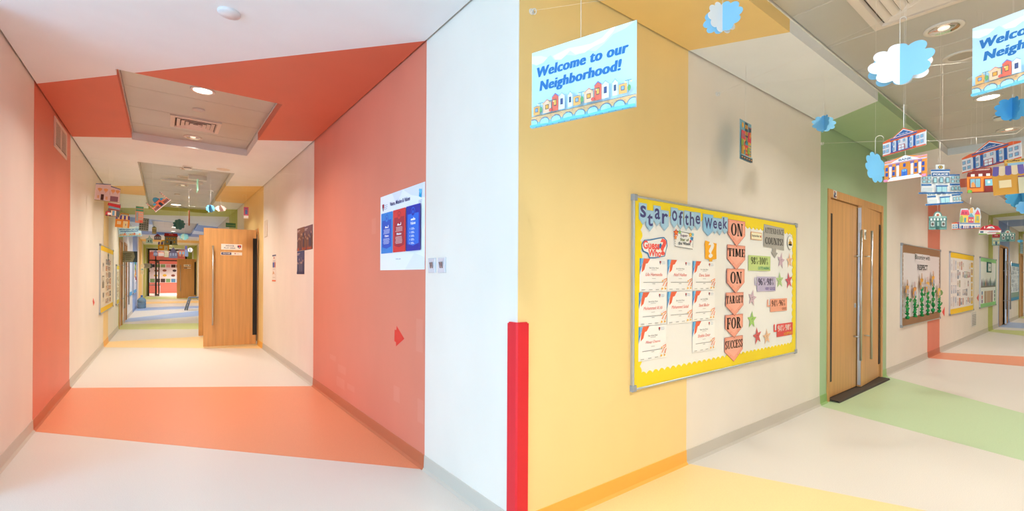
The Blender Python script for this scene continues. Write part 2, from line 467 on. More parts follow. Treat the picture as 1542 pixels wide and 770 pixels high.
rf = MB(); rf.box(LX - 0.3, BEND + 0.3, LY - 0.3, AEND + 8.0, 3.2, 3.3, wallm(CEILW))
tag(rf.build('ceiling_slab'), kind='structure', label='structural slab above the ceiling')

def spans(s0, s1, ops):
    out, s = [], s0
    for a, b, _ in sorted(ops):
        if a > s: out.append((s, a))
        s = max(s, b)
    if s < s1: out.append((s, s1))
    return out
def wall(name, side, frame, s0, s1, ops=(), bands=(), col=CREAM, kcol=KCREAM, label=None, skirt=True):
    mw = frame if isinstance(frame, Matrix) else FR[frame]
    b = MB()
    for a, c in spans(s0, s1, ops): b.box(a, c, 0, 0.07, 0, 3.2, wallm(col))
    for a, c, zt in ops: b.box(a, c, 0, 0.07, zt, 3.2, wallm(col))
    b.box(s0, s1, 0.07, 0.2, 0, 3.2, wallm(col))
    w = b.build(name, None, mw, kind='structure', label=label)
    for a, c, k in bands:
        m = MB()
        for p, q in spans(a, c, [o for o in ops if o[1] > a and o[0] < c]): m.box(p, q, -0.0008, 0.0, 0, 3.19, wallm(WCOL[k]))
        for p, q, zt in ops:
            if q > a and p < c: m.box(max(p, a), min(q, c), -0.0008, 0.0, zt, 3.19, wallm(WCOL[k]))
        m.build('painted_band', w, label='%s painted wall band' % k)
    if skirt:
        b = MB()
        prof = lambda m, a, c, off, mt: m.add([(a, -off, 0), (c, -off, 0), (c, -off + 0.003, 0.098), (a, -off + 0.003, 0.098), (a, 0, 0.1), (c, 0, 0.1), (a, -off - 0.014, 0.0), (c, -off - 0.014, 0), (a, -off, 0.016), (c, -off, 0.016)],
                                              [(8, 9, 2, 3), (3, 2, 5, 4), (6, 7, 9, 8)], mt)
        for a, c in spans(s0, s1, ops): prof(b, a, c, 0.006, mat(kcol, 0.45, 0, 0.4, 'vinyl'))
        k = b.build('baseboard_' + side, None, mw, kind='structure', label='coved vinyl skirting along the wall')
        for a, c, kk in bands:
            m = MB()
            for p, q in spans(a, c, [o for o in ops if o[1] > a and o[0] < c]): prof(m, p, q, 0.0068, mat(KCOL[kk], 0.45, 0, 0.4, 'vinyl'))
            if m.v: m.build('skirting_band', k, label='%s skirting' % kk)
    return w
DOOR_H = 2.22
ab = A_BANDS
wall('wall_right', 'right', 'R', -AEND, -YB, [(-11.76, -9.80, DOOR_H), (-32.9, -30.9, DOOR_H)],
     [(-b[3], -b[1], base(n)) for n, b in ab.items()], label='long wall with painted orange, yellow and lime bands')
wall('wall_left', 'left', 'L', LN + 0.01, AEND, [(14.62, 15.66, DOOR_H), (16.42, 17.5, DOOR_H)],
     [(5.49, 7.35, 'orange'), (11.08, 11.95, 'yellow'), (14.5, 15.9, 'lime'), (20.6, 24.2, 'blue'), (25.5, 29.0, 'yellow'), (30.6, 34.6, 'lime')], label='corridor wall with orange and yellow painted bands')
wall('wall_long', 'long', 'B', XA + 0.003, BEND, [(5.63, 7.60, DOOR_H + 0.07), (18.46, 20.3, DOOR_H + 0.07), (23.2, 24.3, DOOR_H)],
     [(XA + 0.003, 2.96, 'yellow'), (5.44, 7.80, 'green'), (10.14, 11.05, 'orange'), (16.56, 17.31, 'lime'), (18.34, 20.66, 'blue'), (23.1, 24.33, 'lime')],
     label='long wall with painted yellow, green, orange and blue bands')
# unseen sides that close the place
wall('wall_near', 'near', Matrix.Translation((0, YS, 0)) @ Matrix.Rotation(math.pi, 4, 'Z'), -BEND, -XA)
wall('wall_end', 'end', Matrix.Translation((BEND, 0, 0)) @ Matrix.Rotation(-math.pi / 2, 4, 'Z'), -YB, -YS)
wall('wall_lobby_east', 'lobby_east', Matrix.Translation((XA, 0, 0)) @ Matrix.Rotation(-math.pi / 2, 4, 'Z'), -YS, -LY)
wall('wall_lobby_north', 'lobby_north', Matrix.Translation((0, LN, 0)), LX, XL - 0.001)
def window_wall(name, mw, s0, s1, a, c, z0, z1, idx):
    b = MB(); m = wallm(CREAM)
    b.box(s0, a, 0, 0.2, 0, 3.2, m).box(c, s1, 0, 0.2, 0, 3.2, m).box(a, c, 0, 0.2, 0, z0, m).box(a, c, 0, 0.2, z1, 3.2, m)
    b.build(name, None, mw, kind='structure')
    w = empty('window_%d' % idx, mw @ Matrix.Translation(((a + c) / 2, 0.1, z0)), kind='structure')
    fm = mat('d8dadb', 0.4, 0.3, 0.4, 'metal'); W = c - a; h = z1 - z0
    part('window_frame', w, lambda q: (q.box(-W / 2, W / 2, -0.03, 0.03, 0, 0.06, fm), q.box(-W / 2, W / 2, -0.03, 0.03, h - 0.06, h, fm)))
    n = 4
    for i in range(n + 1):
        x = -W / 2 + W * i / n
        part('mullion', w, lambda q: q.box(x - 0.03, x + 0.03, -0.03, 0.03, 0.06, h - 0.06, fm))
    li = bpy.data.lights.new('daylight_portal', 'AREA'); li.shape = 'RECTANGLE'; li.size = W; li.size_y = h; li.cycles.is_portal = True
    lo = bpy.data.objects.new('daylight_portal', li); COL.objects.link(lo)
    lo.matrix_world = mw @ Matrix.Translation(((a + c) / 2, 0.19, (z0 + z1) / 2)) @ Matrix.Rotation(-math.pi / 2, 4, 'X')
window_wall('wall_lobby_west', Matrix.Translation((LX, 0, 0)) @ Matrix.Rotation(math.pi / 2, 4, 'Z'), LY, LN, -2.8, 3.4, 0.3, 2.75, 1)
wall('wall_lobby_south', 'lobby_south', Matrix.Translation((0, LY, 0)) @ Matrix.Rotation(math.pi, 4, 'Z'), -XA, -LX)

# ------------------------------------------------------------------ end of the first corridor
def end_room():
    b = MB(); m = wallm(LIME)
    b.box(XL - 0.2, -0.80, AEND, AEND + 0.15, 0, 3.2, m).box(1.15, XA + 0.2, AEND, AEND + 0.15, 0, 3.2, m).box(-0.80, 1.15, AEND, AEND + 0.15, 2.92, 3.2, m)
    b.build('wall_far', kind='structure', label='lime green end wall around a glazed door')
    c = MB(); r = wallm('df8270')
    c.box(-3, 4, AEND + 5.5, AEND + 5.6, 0, 3.2, r); c.box(-3.1, -3, AEND + 0.15, AEND + 5.5, 0, 3.2, r); c.box(4, 4.1, AEND + 0.15, AEND + 5.5, 0, 3.2, r)
    c.box(-3, 4, AEND + 0.15, AEND + 5.5, H, H + 0.1, wallm(CEILW))
    c.box(-3, XL - 0.2, AEND, AEND + 0.15, 0, 3.2, r).box(XA + 0.2, 4, AEND, AEND + 0.15, 0, 3.2, r)
    c.build('wall_coral_room', kind='structure', label='coral painted walls of the room beyond the glazed door')
    d = empty('door_9', (0.17, AEND - 0.04, 0), kind='structure')
    d['label'] = 'dark framed glazed door with a transom at the corridor end'
    k = mat('33352c', 0.4, 0.2, 0.4, 'metal')
    part('door_frame', d, lambda q: (q.box(-0.98, -0.90, 0, 0.1, 0, 2.92, k), q.box(0.90, 0.98, 0, 0.1, 0, 2.92, k), q.box(-0.9, 0.9, 0, 0.1, 2.84, 2.92, k), q.box(-0.9, 0.9, 0, 0.1, 2.18, 2.25, k), q.box(-0.62, -0.56, 0, 0.1, 0, 2.84, k)))
    l = MB(); a = Matrix.Translation((-0.57, 0.0, 0)) @ Matrix.Rotation(math.radians(-80), 4, 'Z')
    l.box(0, 0.09, -0.02, 0.02, 0.02, 2.16, k).box(0.76, 0.85, -0.02, 0.02, 0.02, 2.16, k).box(0.09, 0.76, -0.02, 0.02, 0.02, 0.14, k).box(0.09, 0.76, -0.02, 0.02, 2.06, 2.16, k)
    l.build('door_leaf', d, a)
    gm = bpy.data.materials.new('clear_glass'); gm.use_nodes = True
    g = gm.node_tree.nodes['Principled BSDF']; g.inputs['Roughness'].default_value = 0.02; g.inputs['Transmission Weight'].default_value = 1.0; g.inputs['IOR'].default_value = 1.1
    part('pane', d, lambda q: q.box(-0.9, -0.62, 0.04, 0.05, 0.02, 2.18, gm))
    for x0, x1 in ((-0.9, -0.62), (-0.56, 0.2), (0.2, 0.9)):
        part('pane', d, lambda q: q.box(x0, x1, 0.04, 0.05, 2.25, 2.84, gm))
    return gm
GLASS = end_room()

# ------------------------------------------------------------------ doors
def bar_handle(p, x, z0, z1, off=0.075, r=0.013, br=(0.18, 0.80)):
    h = MB(); st = STEEL()
    h.tube([(x, -off, z0), (x, -off, z1)], r, st, 10)
    o = h.build('pull_handle', p, label='long steel pull handle')
    for k in br:
        z = z0 + (z1 - z0) * k
        part('bracket', o, lambda q: q.tube([(x, 0, z), (x, -off, z)], 0.008, st, 8))
def leaf(parent, w, h, handle, guard=None, zb=0.012, hz=(0.45, 1.85), t=0.045, mw=None, strip=True, edge=None):
    o = part('door_leaf', parent, lambda q: q.bbox(0, w, -t / 2, t / 2, zb, h, WOOD(), 0.002), mw)
    if guard is not None:
        part('finger_guard', o, lambda q: q.box(guard - 0.036, guard + 0.036, -t / 2 - 0.006, -t / 2, 0.2, h - 0.16, BLACK()), label='black finger guard strip at the hinge')
    if edge is not None:
        part('lock_strip', o, lambda q: q.box(edge - 0.002, edge + 0.002, -0.016, 0.016, zb + 0.02, h - 0.02, ALU()))
        part('latch', o, lambda q: (q.box(edge - 0.004, edge + 0.004, -0.012, 0.012, 1.0, 1.16, STEEL()), q.box(edge - 0.004, edge + 0.004, -0.012, 0.012, h - 0.32, h - 0.2, STEEL())))
    hm = empty_child('handle_mount', o, (handle, -t / 2, 0))
    bar_handle(o, handle, hz[0], hz[1], t / 2 + 0.07)
    return o
def empty_child(n, p, loc): return None
def door_frame(parent, w, h, head=0.09, jamb=0.065, deep=0.07, proud=0.012, m=None):
    m = m or WOOD()
    part('jamb', parent, lambda q: q.bbox(-w / 2, -w / 2 + jamb, -proud, deep, 0, h, m, 0.003))
    part('jamb', parent, lambda q: q.bbox(w / 2 - jamb, w / 2, -proud, deep, 0, h, m, 0.003))
    part('head', parent, lambda q: q.bbox(-w / 2 + jamb, w / 2 - jamb, -proud, deep, h - head, h, m, 0.003))
# double door in the green band, one leaf ajar
d = empty('door_1', FR['B'] @ Matrix.Translation((6.615, 0, 0)), kind='structure')
d['label'] = 'wooden double door in the green wall band, one leaf slightly ajar'
W, Hd = 1.97, DOOR_H + 0.07
door_frame(d, W, Hd)
part('door_stop', d, lambda q: q.box(-W / 2, W / 2, 0.062, 0.069, 0, Hd, mat('2a211a', 0.7, 0, 0.3, 'plastic')))  # dark sheet across the opening, stands for the shade behind the leaves
lw = (W - 0.13) / 2
l1 = leaf(d, lw - 0.004, Hd - 0.095, lw - 0.1, 0.06, 0.03, (0.36, 1.90), mw=Matrix.Translation((-W / 2 + 0.065, 0.03, 0)))
part('keyhole', l1, lambda q: q.box(lw - 0.09, lw - 0.05, -0.03, -0.02, 0.98, 1.03, STEEL()))
l2 = leaf(d, lw - 0.004, Hd - 0.095, 0.12, lw - 0.045, 0.03, (0.36, 1.90), edge=0.0,
          mw=Matrix.Translation((W / 2 - 0.065, 0.03, 0)) @ Matrix.Rotation(math.radians(3.0), 4, 'Z') @ Matrix.Translation((-lw + 0.004, 0, 0)))
part('push_label', l2, lambda q: (q.box(0.09, 0.19, -0.024, -0.0225, 1.80, 1.92, mat('f0eee8')), q.box(0.165, 0.185, -0.0245, -0.0235, 1.81, 1.90, mat('3a3a3a')), q.box(0.12, 0.145, -0.0245, -0.0235, 1.85, 1.89, mat('3a3a3a'))), label='small white push label')
part('threshold', d, lambda q: q.add([(-W / 2 + 0.07, -0.10, 0.0), (W / 2 - 0.04, -0.10, 0.0), (W / 2 - 0.04, -0.09, 0.02), (-W / 2 + 0.07, -0.09, 0.02), (W / 2 - 0.04, 0.06, 0.026), (-W / 2 + 0.07, 0.06, 0.026)],
                                     [(0, 1, 2, 3), (3, 2, 4, 5), (0, 3, 5), (1, 4, 2)], mat('3b332d', 0.5, 0, 0.4, 'rubber')), label='dark rubber threshold strip')
hs = MB(); 
s_, z_ = on_b(1255.5, 290)
k = art([('r', 'e9e6e4', 0, 0, 1, 1), ('r', '3b3f63', 0.1, 0.08, 0.55, 0.45), ('r', 'b0574a', 0.5, 0.1, 0.9, 0.3), ('e', '6a6f86', 0.45, 0.6, 0.28, 0.2), ('r', 'c86a5c', 0.15, 0.7, 0.5, 0.92)], 0.10, 0.085, d, 'head_sticker', x0=s_ - 6.615 - 0.05, z0=Hd - 0.088, y=-0.0135)
# double door standing open in the first corridor
d = empty('door_2', FR['R'] @ Matrix.Translation((-10.78, 0, 0)), kind='structure')
d['label'] = 'wooden double door standing open into the corridor'
door_frame(d, 1.96, DOOR_H, 0.07)
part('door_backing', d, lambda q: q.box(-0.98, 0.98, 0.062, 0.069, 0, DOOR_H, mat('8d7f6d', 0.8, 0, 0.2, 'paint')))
def open_leaf(p, x0, y0, x1, y1, mwparent, w=0.90):
    a = math.atan2(y1 - y0, x1 - x0)
    mw = Matrix.Translation((x0, y0, 0)) @ Matrix.Rotation(a, 4, 'Z')
    return mwparent.inverted() @ mw, math.hypot(x1 - x0, y1 - y0)
mp = FR['R'] @ Matrix.Translation((-10.78, 0, 0))
mw, w = open_leaf(d, 0.565, 9.90, 1.385, 9.80, mp)
l1 = leaf(d, w, DOOR_H - 0.04, 0.145, w - 0.02, 0.03, (0.42, 1.86), mw=mw)
part('hinge_edge', l1, lambda q: q.box(w - 0.004, w + 0.004, -0.02, 0.02, 0.05, DOOR_H - 0.06, BLACK()))
mw, w2 = open_leaf(d, 0.585, 11.74, 1.39, 11.72, mp)
leaf(d, w2, DOOR_H - 0.04, 0.14, None, 0.03, (0.42, 1.86), mw=mw)
mp9 = FR['R'] @ Matrix.Translation((-31.9, 0, 0))
d3 = empty('door_3', mp9, kind='structure'); d3['label'] = 'wooden door standing open at the far end of the corridor'
door_frame(d3, 2.0, DOOR_H, 0.07)
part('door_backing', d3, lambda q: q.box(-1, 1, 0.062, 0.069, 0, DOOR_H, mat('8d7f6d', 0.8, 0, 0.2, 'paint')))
mw3, w3 = open_leaf(d3, 0.55, 30.9, 1.39, 30.88, mp9)
l3 = leaf(d3, w3, DOOR_H - 0.02, 0.16, w3 - 0.02, 0.03, (0.42, 1.86), mw=mw3)
def shield(x, z, w, h):
    p = lambda pts: [(x + a * w, z + b * h) for a, b in pts]
    return [('p', '2b3158', p([(0, 1), (1, 1), (1, 0.45), (0.5, 0), (0, 0.45)])), ('p', 'd23a36', p([(0, 1), (0.62, 1), (1, 0.5), (0.9, 0.36), (0.55, 0.42), (0.3, 0.75)])),
            ('p', 'f3eeea', p([(0.35, 0.5), (0.5, 0.55), (0.62, 0.4), (0.5, 0.22), (0.36, 0.34)])), ('p', 'd23a36', p([(0.5, 0), (0.72, 0.2), (0.4, 0.16)]))]
def plates(leafobj, off, names, big=True):
    for nm, x0, z0, x1, z1, items in names:
        o = part(nm, leafobj, lambda q: q.bbox(x0, x1, -0.0265, -0.0225, z0, z1, mat('efe6dc', 0.4), 0.001))
        art(items, x1 - x0, z1 - z0, o, x0=x0, z0=z0, y=-0.0268)
plates(l1, 0, [('door_sign', 0.265, 1.795, 0.595, 1.90, [('t', '3a3d55', 'INDOOR', 0.22, 0.56, 0.62, 0.80, 'bold'), ('t', '3a3d55', 'PLAY AREA', 0.14, 0.18, 0.68, 0.42, 'bold')] + shield(0.78, 0.2, 0.17, 0.62)),
               ('welcome_sign', 0.26, 1.695, 0.595, 1.75, [('r', '262c5e', 0.03, 0.12, 0.49, 0.9), ('t', 'f2efee', 'WELCOME', 0.08, 0.36, 0.44, 0.68, 'bold')] + shield(0.64, 0.3, 0.06, 0.42) + [('r', 'b8aaa2', 0.72, 0.4, 0.86, 0.46), ('r', 'b8aaa2', 0.72, 0.54, 0.86, 0.6)])])
plates(l3, 0, [('door_sign', 0.30, 1.78, 0.62, 1.90, [('t', '3a3d55', 'ROOM', 0.2, 0.3, 0.6, 0.7, 'bold')] + shield(0.78, 0.2, 0.17, 0.62)),
               ('welcome_sign', 0.30, 1.67, 0.62, 1.72, [('r', '262c5e', 0.03, 0.12, 0.49, 0.9)])])
def single_door(n, frame, s0, s1, h, lab, dbl=False, col=None):
    d = empty('door_%d' % n, FR[frame] @ Matrix.Translation(((s0 + s1) / 2, 0, 0)), kind='structure'); d['label'] = lab
    w = s1 - s0
    door_frame(d, w, h, 0.06, 0.055)
    part('door_stop', d, lambda q: q.box(-w / 2, w / 2, 0.062, 0.069, 0, h, mat('2a211a', 0.7, 0, 0.3, 'plastic')))  # dark sheet filling the doorway in place of the shade behind the leaf
    if dbl:
        lw = (w - 0.11) / 2
        leaf(d, lw - 0.003, h - 0.065, lw - 0.1, 0.04, mw=Matrix.Translation((-w / 2 + 0.055, 0.03, 0)))
        leaf(d, lw - 0.003, h - 0.065, 0.1, lw - 0.05, edge=0.0, mw=Matrix.Translation((w / 2 - 0.055, 0.03, 0)) @ Matrix.Rotation(math.radians(5), 4, 'Z') @ Matrix.Translation((-lw + 0.003, 0, 0)))
    else:
        leaf(d, w - 0.11, h - 0.065, w - 0.22, 0.04, mw=Matrix.Translation((-w / 2 + 0.055, 0.03, 0)))
    return d
single_door(4, 'L', 14.62, 15.66, DOOR_H, 'wooden door in the lime band of the corridor wall')
single_door(5, 'L', 16.42, 17.50, DOOR_H, 'wooden door hung with papers beyond the lime band')
single_door(6, 'B', 18.46, 20.30, DOOR_H + 0.07, 'far wooden double door in the blue wall band', True)
single_door(7, 'B', 23.2, 24.3, DOOR_H, 'far wooden door in the lime band')

# ------------------------------------------------------------------ red corner guard, sockets, vents
cg = MB(); gm = mat('e0222e', 0.5, 0, 0.4, 'foam')
q = [(XA - 0.016, YB + 0.062), (XA - 0.016, YB - 0.008), (XA - 0.008, YB - 0.016), (XA + 0.062, YB - 0.016), (XA + 0.062, YB), (XA, YB), (XA, YB + 0.062)]
cg.prism_z(q, 0.0, 1.09, gm)
cg.prism_z([(a * 1.0 + (XA - a) * 0.12, b + (YB - b) * 0.12) for a, b in q], 1.09, 1.096, gm)
cg.build('corner_guard', label='red foam corner guard on the edge where white and yellow walls meet', cat='corner guard')
for x0, x1, nm in ((646.5, 656.8, 'white wall switch plate closer to the vision poster'), (661, 671.8, 'white wall switch plate closer to the red corner guard')):
    a, z1 = on_r(x0, 390); b, z0 = on_r(x1, 411)
    w, h = b - a, 0.098
    o = part('wall_switch', None, lambda q: q.bbox(-w / 2, w / 2, -0.010, 0, 0, h, mat('d6d2d6', 0.35, 0.1, 0.5, 'plastic'), 0.003), FR['R'] @ Matrix.Translation(((a + b) / 2, 0, 1.351)), label=nm, cat='switch', group='switch plates')
    for k in (-1, 1):
        part('rocker', o, lambda q: q.add([(k * 0.012 - 0.009, -0.010, 0.03), (k * 0.012 + 0.009, -0.010, 0.03), (k * 0.012 + 0.009, -0.013, 0.05), (k * 0.012 - 0.009, -0.013, 0.05), (k * 0.012 + 0.009, -0.018, 0.07), (k * 0.012 - 0.009, -0.018, 0.07), (k * 0.012 + 0.009, -0.01, 0.07), (k * 0.012 - 0.009, -0.01, 0.07)],
                                         [(0, 1, 2, 3), (3, 2, 4, 5), (5, 4, 6, 7)], mat('a9b3bd', 0.15, 0.7, 0.5, 'metal')))
# air grille high on the orange wall band
v = empty('air_grille', FR['L'] @ Matrix.Translation((6.69, 0, 2.60)), 'pale slatted air grille high on the orange wall band', 'air grille')
fm = mat('e2cdbd', 0.5, 0, 0.3, 'plastic')
part('frame', v, lambda q: (q.bbox(-0.35, -0.31, -0.012, 0, 0, 0.30, fm), q.bbox(0.31, 0.35, -0.012, 0, 0, 0.30, fm), q.bbox(-0.31, 0.31, -0.012, 0, 0, 0.035, fm), q.bbox(-0.31, 0.31, -0.012, 0, 0.265, 0.30, fm), q.bbox(-0.02, 0.02, -0.012, 0, 0.035, 0.265, fm)))
part('backing', v, lambda q: q.box(-0.31, 0.31, -0.003, -0.001, 0.035, 0.265, mat('6a5648', 0.8)))
for i in range(13):
    z = 0.045 + i * 0.0175
    part('slat', v, lambda q: q.add([(-0.31, -0.003, z + 0.008), (0.31, -0.003, z + 0.008), (0.31, -0.011, z), (-0.31, -0.011, z), (-0.31, -0.012, z + 0.008), (0.31, -0.012, z + 0.008)], [(0, 3, 2, 1), (3, 4, 5, 2), (4, 0, 1, 5)], fm))
# pale access plate above the small poster, low wall grille
a, z1 = on_r(399, 333); b, z0 = on_r(403.3, 356)
part('wall_plate', None, lambda q: q.bbox(-0.13, 0.13, -0.012, 0, 0, z1 - z0, wallm('ddcdbb'), 0.004), FR['R'] @ Matrix.Translation(((a + b) / 2, 0, z0)), label='pale rectangular plate high on the wall beside the open door', cat='wall plate')
a, z1 = on_b(1462.5, 471); b, z0 = on_b(1469, 491)
lg = empty('low_grille', FR['B'] @ Matrix.Translation(((a + b) / 2, 0, z0)), 'small white louvred grille low on the wall under the yellow board', 'air grille')
w = (b - a); h = z1 - z0
part('frame', lg, lambda q: q.bbox(-w / 2, w / 2, -0.01, 0, 0, h, mat('d9d6d0', 0.5), 0.004))
for i in range(7):
    part('slat', lg, lambda q: q.box(-w / 2 + 0.05, w / 2 - 0.05, -0.014, -0.01, h * (0.12 + 0.11 * i), h * (0.16 + 0.11 * i), mat('8f8d88', 0.6)))
# red arrow stickers
def arrow_sticker(frame, pts, lab):
    q = [ON[frame](*p) for p in pts]
    cx = sum(p[0] for p in q) / len(q); z0 = min(p[1] for p in q)
    o = MB().prism_y([(a - cx, z - z0) for a, z in q], -0.0015, -0.0009, mat('e2392f', 0.5))
    o.build('arrow_sticker', None, FR[frame] @ Matrix.Translation((cx, 0, z0)), label=lab, cat='sticker', group='red arrow stickers')
arrow_sticker('R', [(597.6, 491), (597, 497.4), (594.6, 496.6), (594, 514), (596.5, 515.5), (596.5, 522), (609, 510.5)], 'red arrow sticker on the salmon wall below the vision poster')
arrow_sticker('L', [(140.4, 449), (139.4, 454), (140.6, 461), (142.2, 456)], 'red arrow sticker low on the wall before the yellow-edged board')
arrow_sticker('B', [(1418.5, 470), (1422.5, 462), (1422, 477)], 'red arrow sticker beside the flower board')
arrow_sticker('B', [(1470.6, 449), (1473.6, 443), (1473.4, 454)], 'red arrow sticker between the yellow and the green board')

# ------------------------------------------------------------------ ceiling fittings
def lamp(x, y, z, lab, group=None, lit=True, r=0.098, power=1.0, col=None):
    o = empty('downlight', (x, y, z), lab, 'ceiling light', group)
    wm = mat('ddd3c8', 0.45, 0, 0.4, 'plastic')
    part('ring', o, lambda q: q.lathe([(r, 0), (r, -0.006), (r * 0.98, -0.009), (r * 0.80, -0.011), (r * 0.76, -0.008), (r * 0.72, -0.002)], wm, 28))
    if lit:
        part('diffuser', o, lambda q: q.lathe([(r * 0.76, -0.0055), (r * 0.4, -0.0065), (0.0005, -0.007)], mat('fff4e4', 0.5, 0, 0.3, 'lamp', 9.0), 28))
    else:
        part('reflector', o, lambda q: q.lathe([(r * 0.76, -0.009), (r * 0.66, -0.004), (r * 0.5, -0.0015), (0.0005, -0.001)], mat('d9d4cc', 0.08, 1.0, 0.5, 'metal'), 28))
        part('bulb', o, lambda q: q.lathe([(r * 0.30, -0.0012), (r * 0.28, -0.006), (0.0005, -0.009)], mat('fff1dc', 0.4, 0, 0.3, 'lamp', 0.9), 16))
    li = bpy.data.lights.new('lamp_light', 'AREA'); li.shape = 'DISK'; li.size = r * 1.5; li.energy = LAMP_W * power * (1.0 if x < XA else 0.92); li.color = col or (LAMP_COL if x < XA else LAMP_COL_B); li.spread = math.radians(135)
    lo = bpy.data.objects.new('lamp_light', li); link(lo, o); lo.location = (0, 0, -0.016)
    return o
def disc(x, y, z, lab, r=0.06, name='ceiling_disc', cat='ceiling disc', h=0.012, col='d8cfc4', group=None):
    o = empty(name, (x, y, z), lab, cat, group)
    part('base', o, lambda q: q.lathe([(r, 0), (r, -h * 0.6), (r * 0.94, -h), (r * 0.0005, -h)], mat(col, 0.5, 0, 0.3, 'plastic'), 24))
    return o
def speaker(x, y, z, lab, r=0.11):
    o = empty('ceiling_speaker', (x, y, z), lab, 'speaker')
    part('rim', o, lambda q: q.lathe([(r, 0), (r, -0.006), (r * 0.92, -0.01), (r * 0.72, -0.008), (r * 0.70, -0.004)], mat('d6ccc0', 0.5, 0, 0.3, 'plastic'), 28))
    part('grille', o, lambda q: q.lathe([(r * 0.72, -0.005), (0.0005, -0.0065)], mat('b7ada0', 0.6, 0.2, 0.3, 'metal'), 28))
def smoke(x, y, z, lab):
    o = empty('smoke_detector', (x, y, z), lab, 'smoke detector')
    part('base', o, lambda q: q.lathe([(0.062, 0), (0.062, -0.012), (0.055, -0.016), (0.05, -0.018)], mat('e6e2dc', 0.45, 0, 0.4, 'plastic'), 24))
    part('vent_ring', o, lambda q: q.lathe([(0.046, -0.016), (0.046, -0.028)], mat('6a5f55', 0.6), 24))
    part('cap', o, lambda q: q.lathe([(0.052, -0.028), (0.05, -0.04), (0.035, -0.046), (0.0005, -0.047)], mat('e6e2dc', 0.45, 0, 0.4, 'plastic'), 24))
def diffuser(x, y, z, sz, lab, n=4):
    o = empty('air_diffuser', (x, y, z), lab, 'air diffuser')
    wm = mat('e0d3c8', 0.45, 0, 0.4, 'paint')
    def ring(q, r0, z0, r1, z1):
        vs = [(-r0, -r0, z0), (r0, -r0, z0), (r0, r0, z0), (-r0, r0, z0), (-r1, -r1, z1), (r1, -r1, z1), (r1, r1, z1), (-r1, r1, z1)]
        q.add(vs, [(i, (i + 1) % 4, 4 + (i + 1) % 4, 4 + i) for i in range(4)], wm)
    r = sz / 2
    part('flange', o, lambda q: (ring(q, r, 0, r, -0.012), ring(q, r, -0.012, r * 0.84, -0.016), ring(q, r * 0.84, -0.016, r * 0.8, 0.0)))
    part('plenum', o, lambda q: q.box(-r * 0.8, r * 0.8, -r * 0.8, r * 0.8, -0.002, -0.001, mat('57493e', 0.8)))
    for i in range(n):
        k = 0.74 - i * 0.17
        part('louver', o, lambda q: (ring(q, r * k, -0.018, r * (k - 0.13), -0.003), ring(q, r * k, -0.018, r * (k + 0.015), -0.016)))
ZP = HP
lamp(0.275, 5.06, ZP, 'lit round downlight in the metal strip within the orange ceiling band', power=1.3)
disc(0.275, 5.68, ZP, 'flat round disc between the lit downlight and the air diffuser', 0.055)
diffuser(0.275, 6.25, ZP, 0.46, 'square air diffuser in the strip within the orange ceiling band')
lamp(0.275, 6.86, ZP, 'mirrored downlight just beyond the square air diffuser', lit=False, power=1.3)
disc(0.31, 3.27, H, 'lone round white disc on the white ceiling near the camera', 0.062, h=0.016, col='e4dede')
smoke(0.27, 8.31, H, 'smoke detector on the cream ceiling between two metal strips')
disc(0.71, 8.19, H, 'flat pale plate on the cream ceiling beside the smoke detector', 0.09, h=0.006, col='e8dccf')
lamp(0.27, 8.95, ZP, 'first downlight in the second metal strip', lit=False, r=0.085, power=1.8)
speaker(0.275, 9.75, ZP, 'round speaker in the second metal strip')
lamp(0.27, 10.65, ZP, 'second downlight in the second metal strip', lit=False, power=1.8)
disc(0.21, 11.9, ZP, 'small disc beyond the speaker in the second metal strip', 0.05)
lamp(0.22, 13.7, ZP, 'bright lit downlight at the far end of the second metal strip', r=0.13, power=2.2)
for i, y in enumerate((18.2, 20.2, 22.2)):
    lamp(0.27, y, ZP, '%s of three downlights in the third metal strip down the corridor' % ('nearest', 'middle one', 'farthest')[i], 'third strip downlights', power=1.9)
for i, y in enumerate((25.2, 28.5, 31.5, 34.3)):
    lamp(0.27, y, H, '%s of four far downlights on the flat ceiling towards the glazed door' % ('first', 'second', 'third', 'last')[i], 'far ceiling downlights', power=1.7)
lamp(0.5, AEND + 2.6, H, 'downlight in the coral room beyond the glazed door', power=12.0)
diffuser(3.552, 0.665, ZP, 0.60, 'large square air diffuser at the top edge of the picture')
lamp(4.19, 0.675, ZP, 'mirrored downlight beside the large square air diffuser', lit=False, r=0.105, power=0.75)
speaker(4.82, 0.675, ZP, 'round speaker between the mirrored and the lit downlight')
disc(5.43, 0.675, ZP, 'small flat disc between the speaker and the lit downlight', 0.055)
lamp(6.10, 0.675, ZP, 'lit downlight behind the second welcome banner', power=1.15)
smoke(6.9, 0.675, ZP, 'white smoke detector above the hanging museum card')
lamp(7.60, 0.675, ZP, 'dim downlight next to the end of the metal strip', lit=False, r=0.105)
lamp(2.0, -0.2, H, 'downlight on the plaster edge opposite the yellow wall', power=1.15)  # invented lamp out of view, brightens the yellow wall
lamp(4.0, -0.2, H, 'downlight on the plaster edge opposite the notice board', power=0.9)  # invented lamp out of view, brightens the board
lamp(0.9, -0.1, H, 'downlight in the lobby ceiling behind the camera', power=1.5)  # invented lamp behind the camera, adds light to the foreground
lamp(-0.9, -0.9, H, 'downlight deep in the lobby ceiling behind the camera', power=1.0)  # second invented lobby lamp, extra fill light
for x in (9.6, 11.5): lamp(x, 0.66, H, ('first' if x < 10 else 'second') + ' downlight on the flat ceiling past the metal strip', 'flat ceiling downlights', power=1.0)
for x in (13.0, 15.3): lamp(x, 0.66, ZP, ('nearer' if x < 14 else 'farther') + ' downlight in the second strip of the long wall corridor', 'second strip downlights', power=1.0)
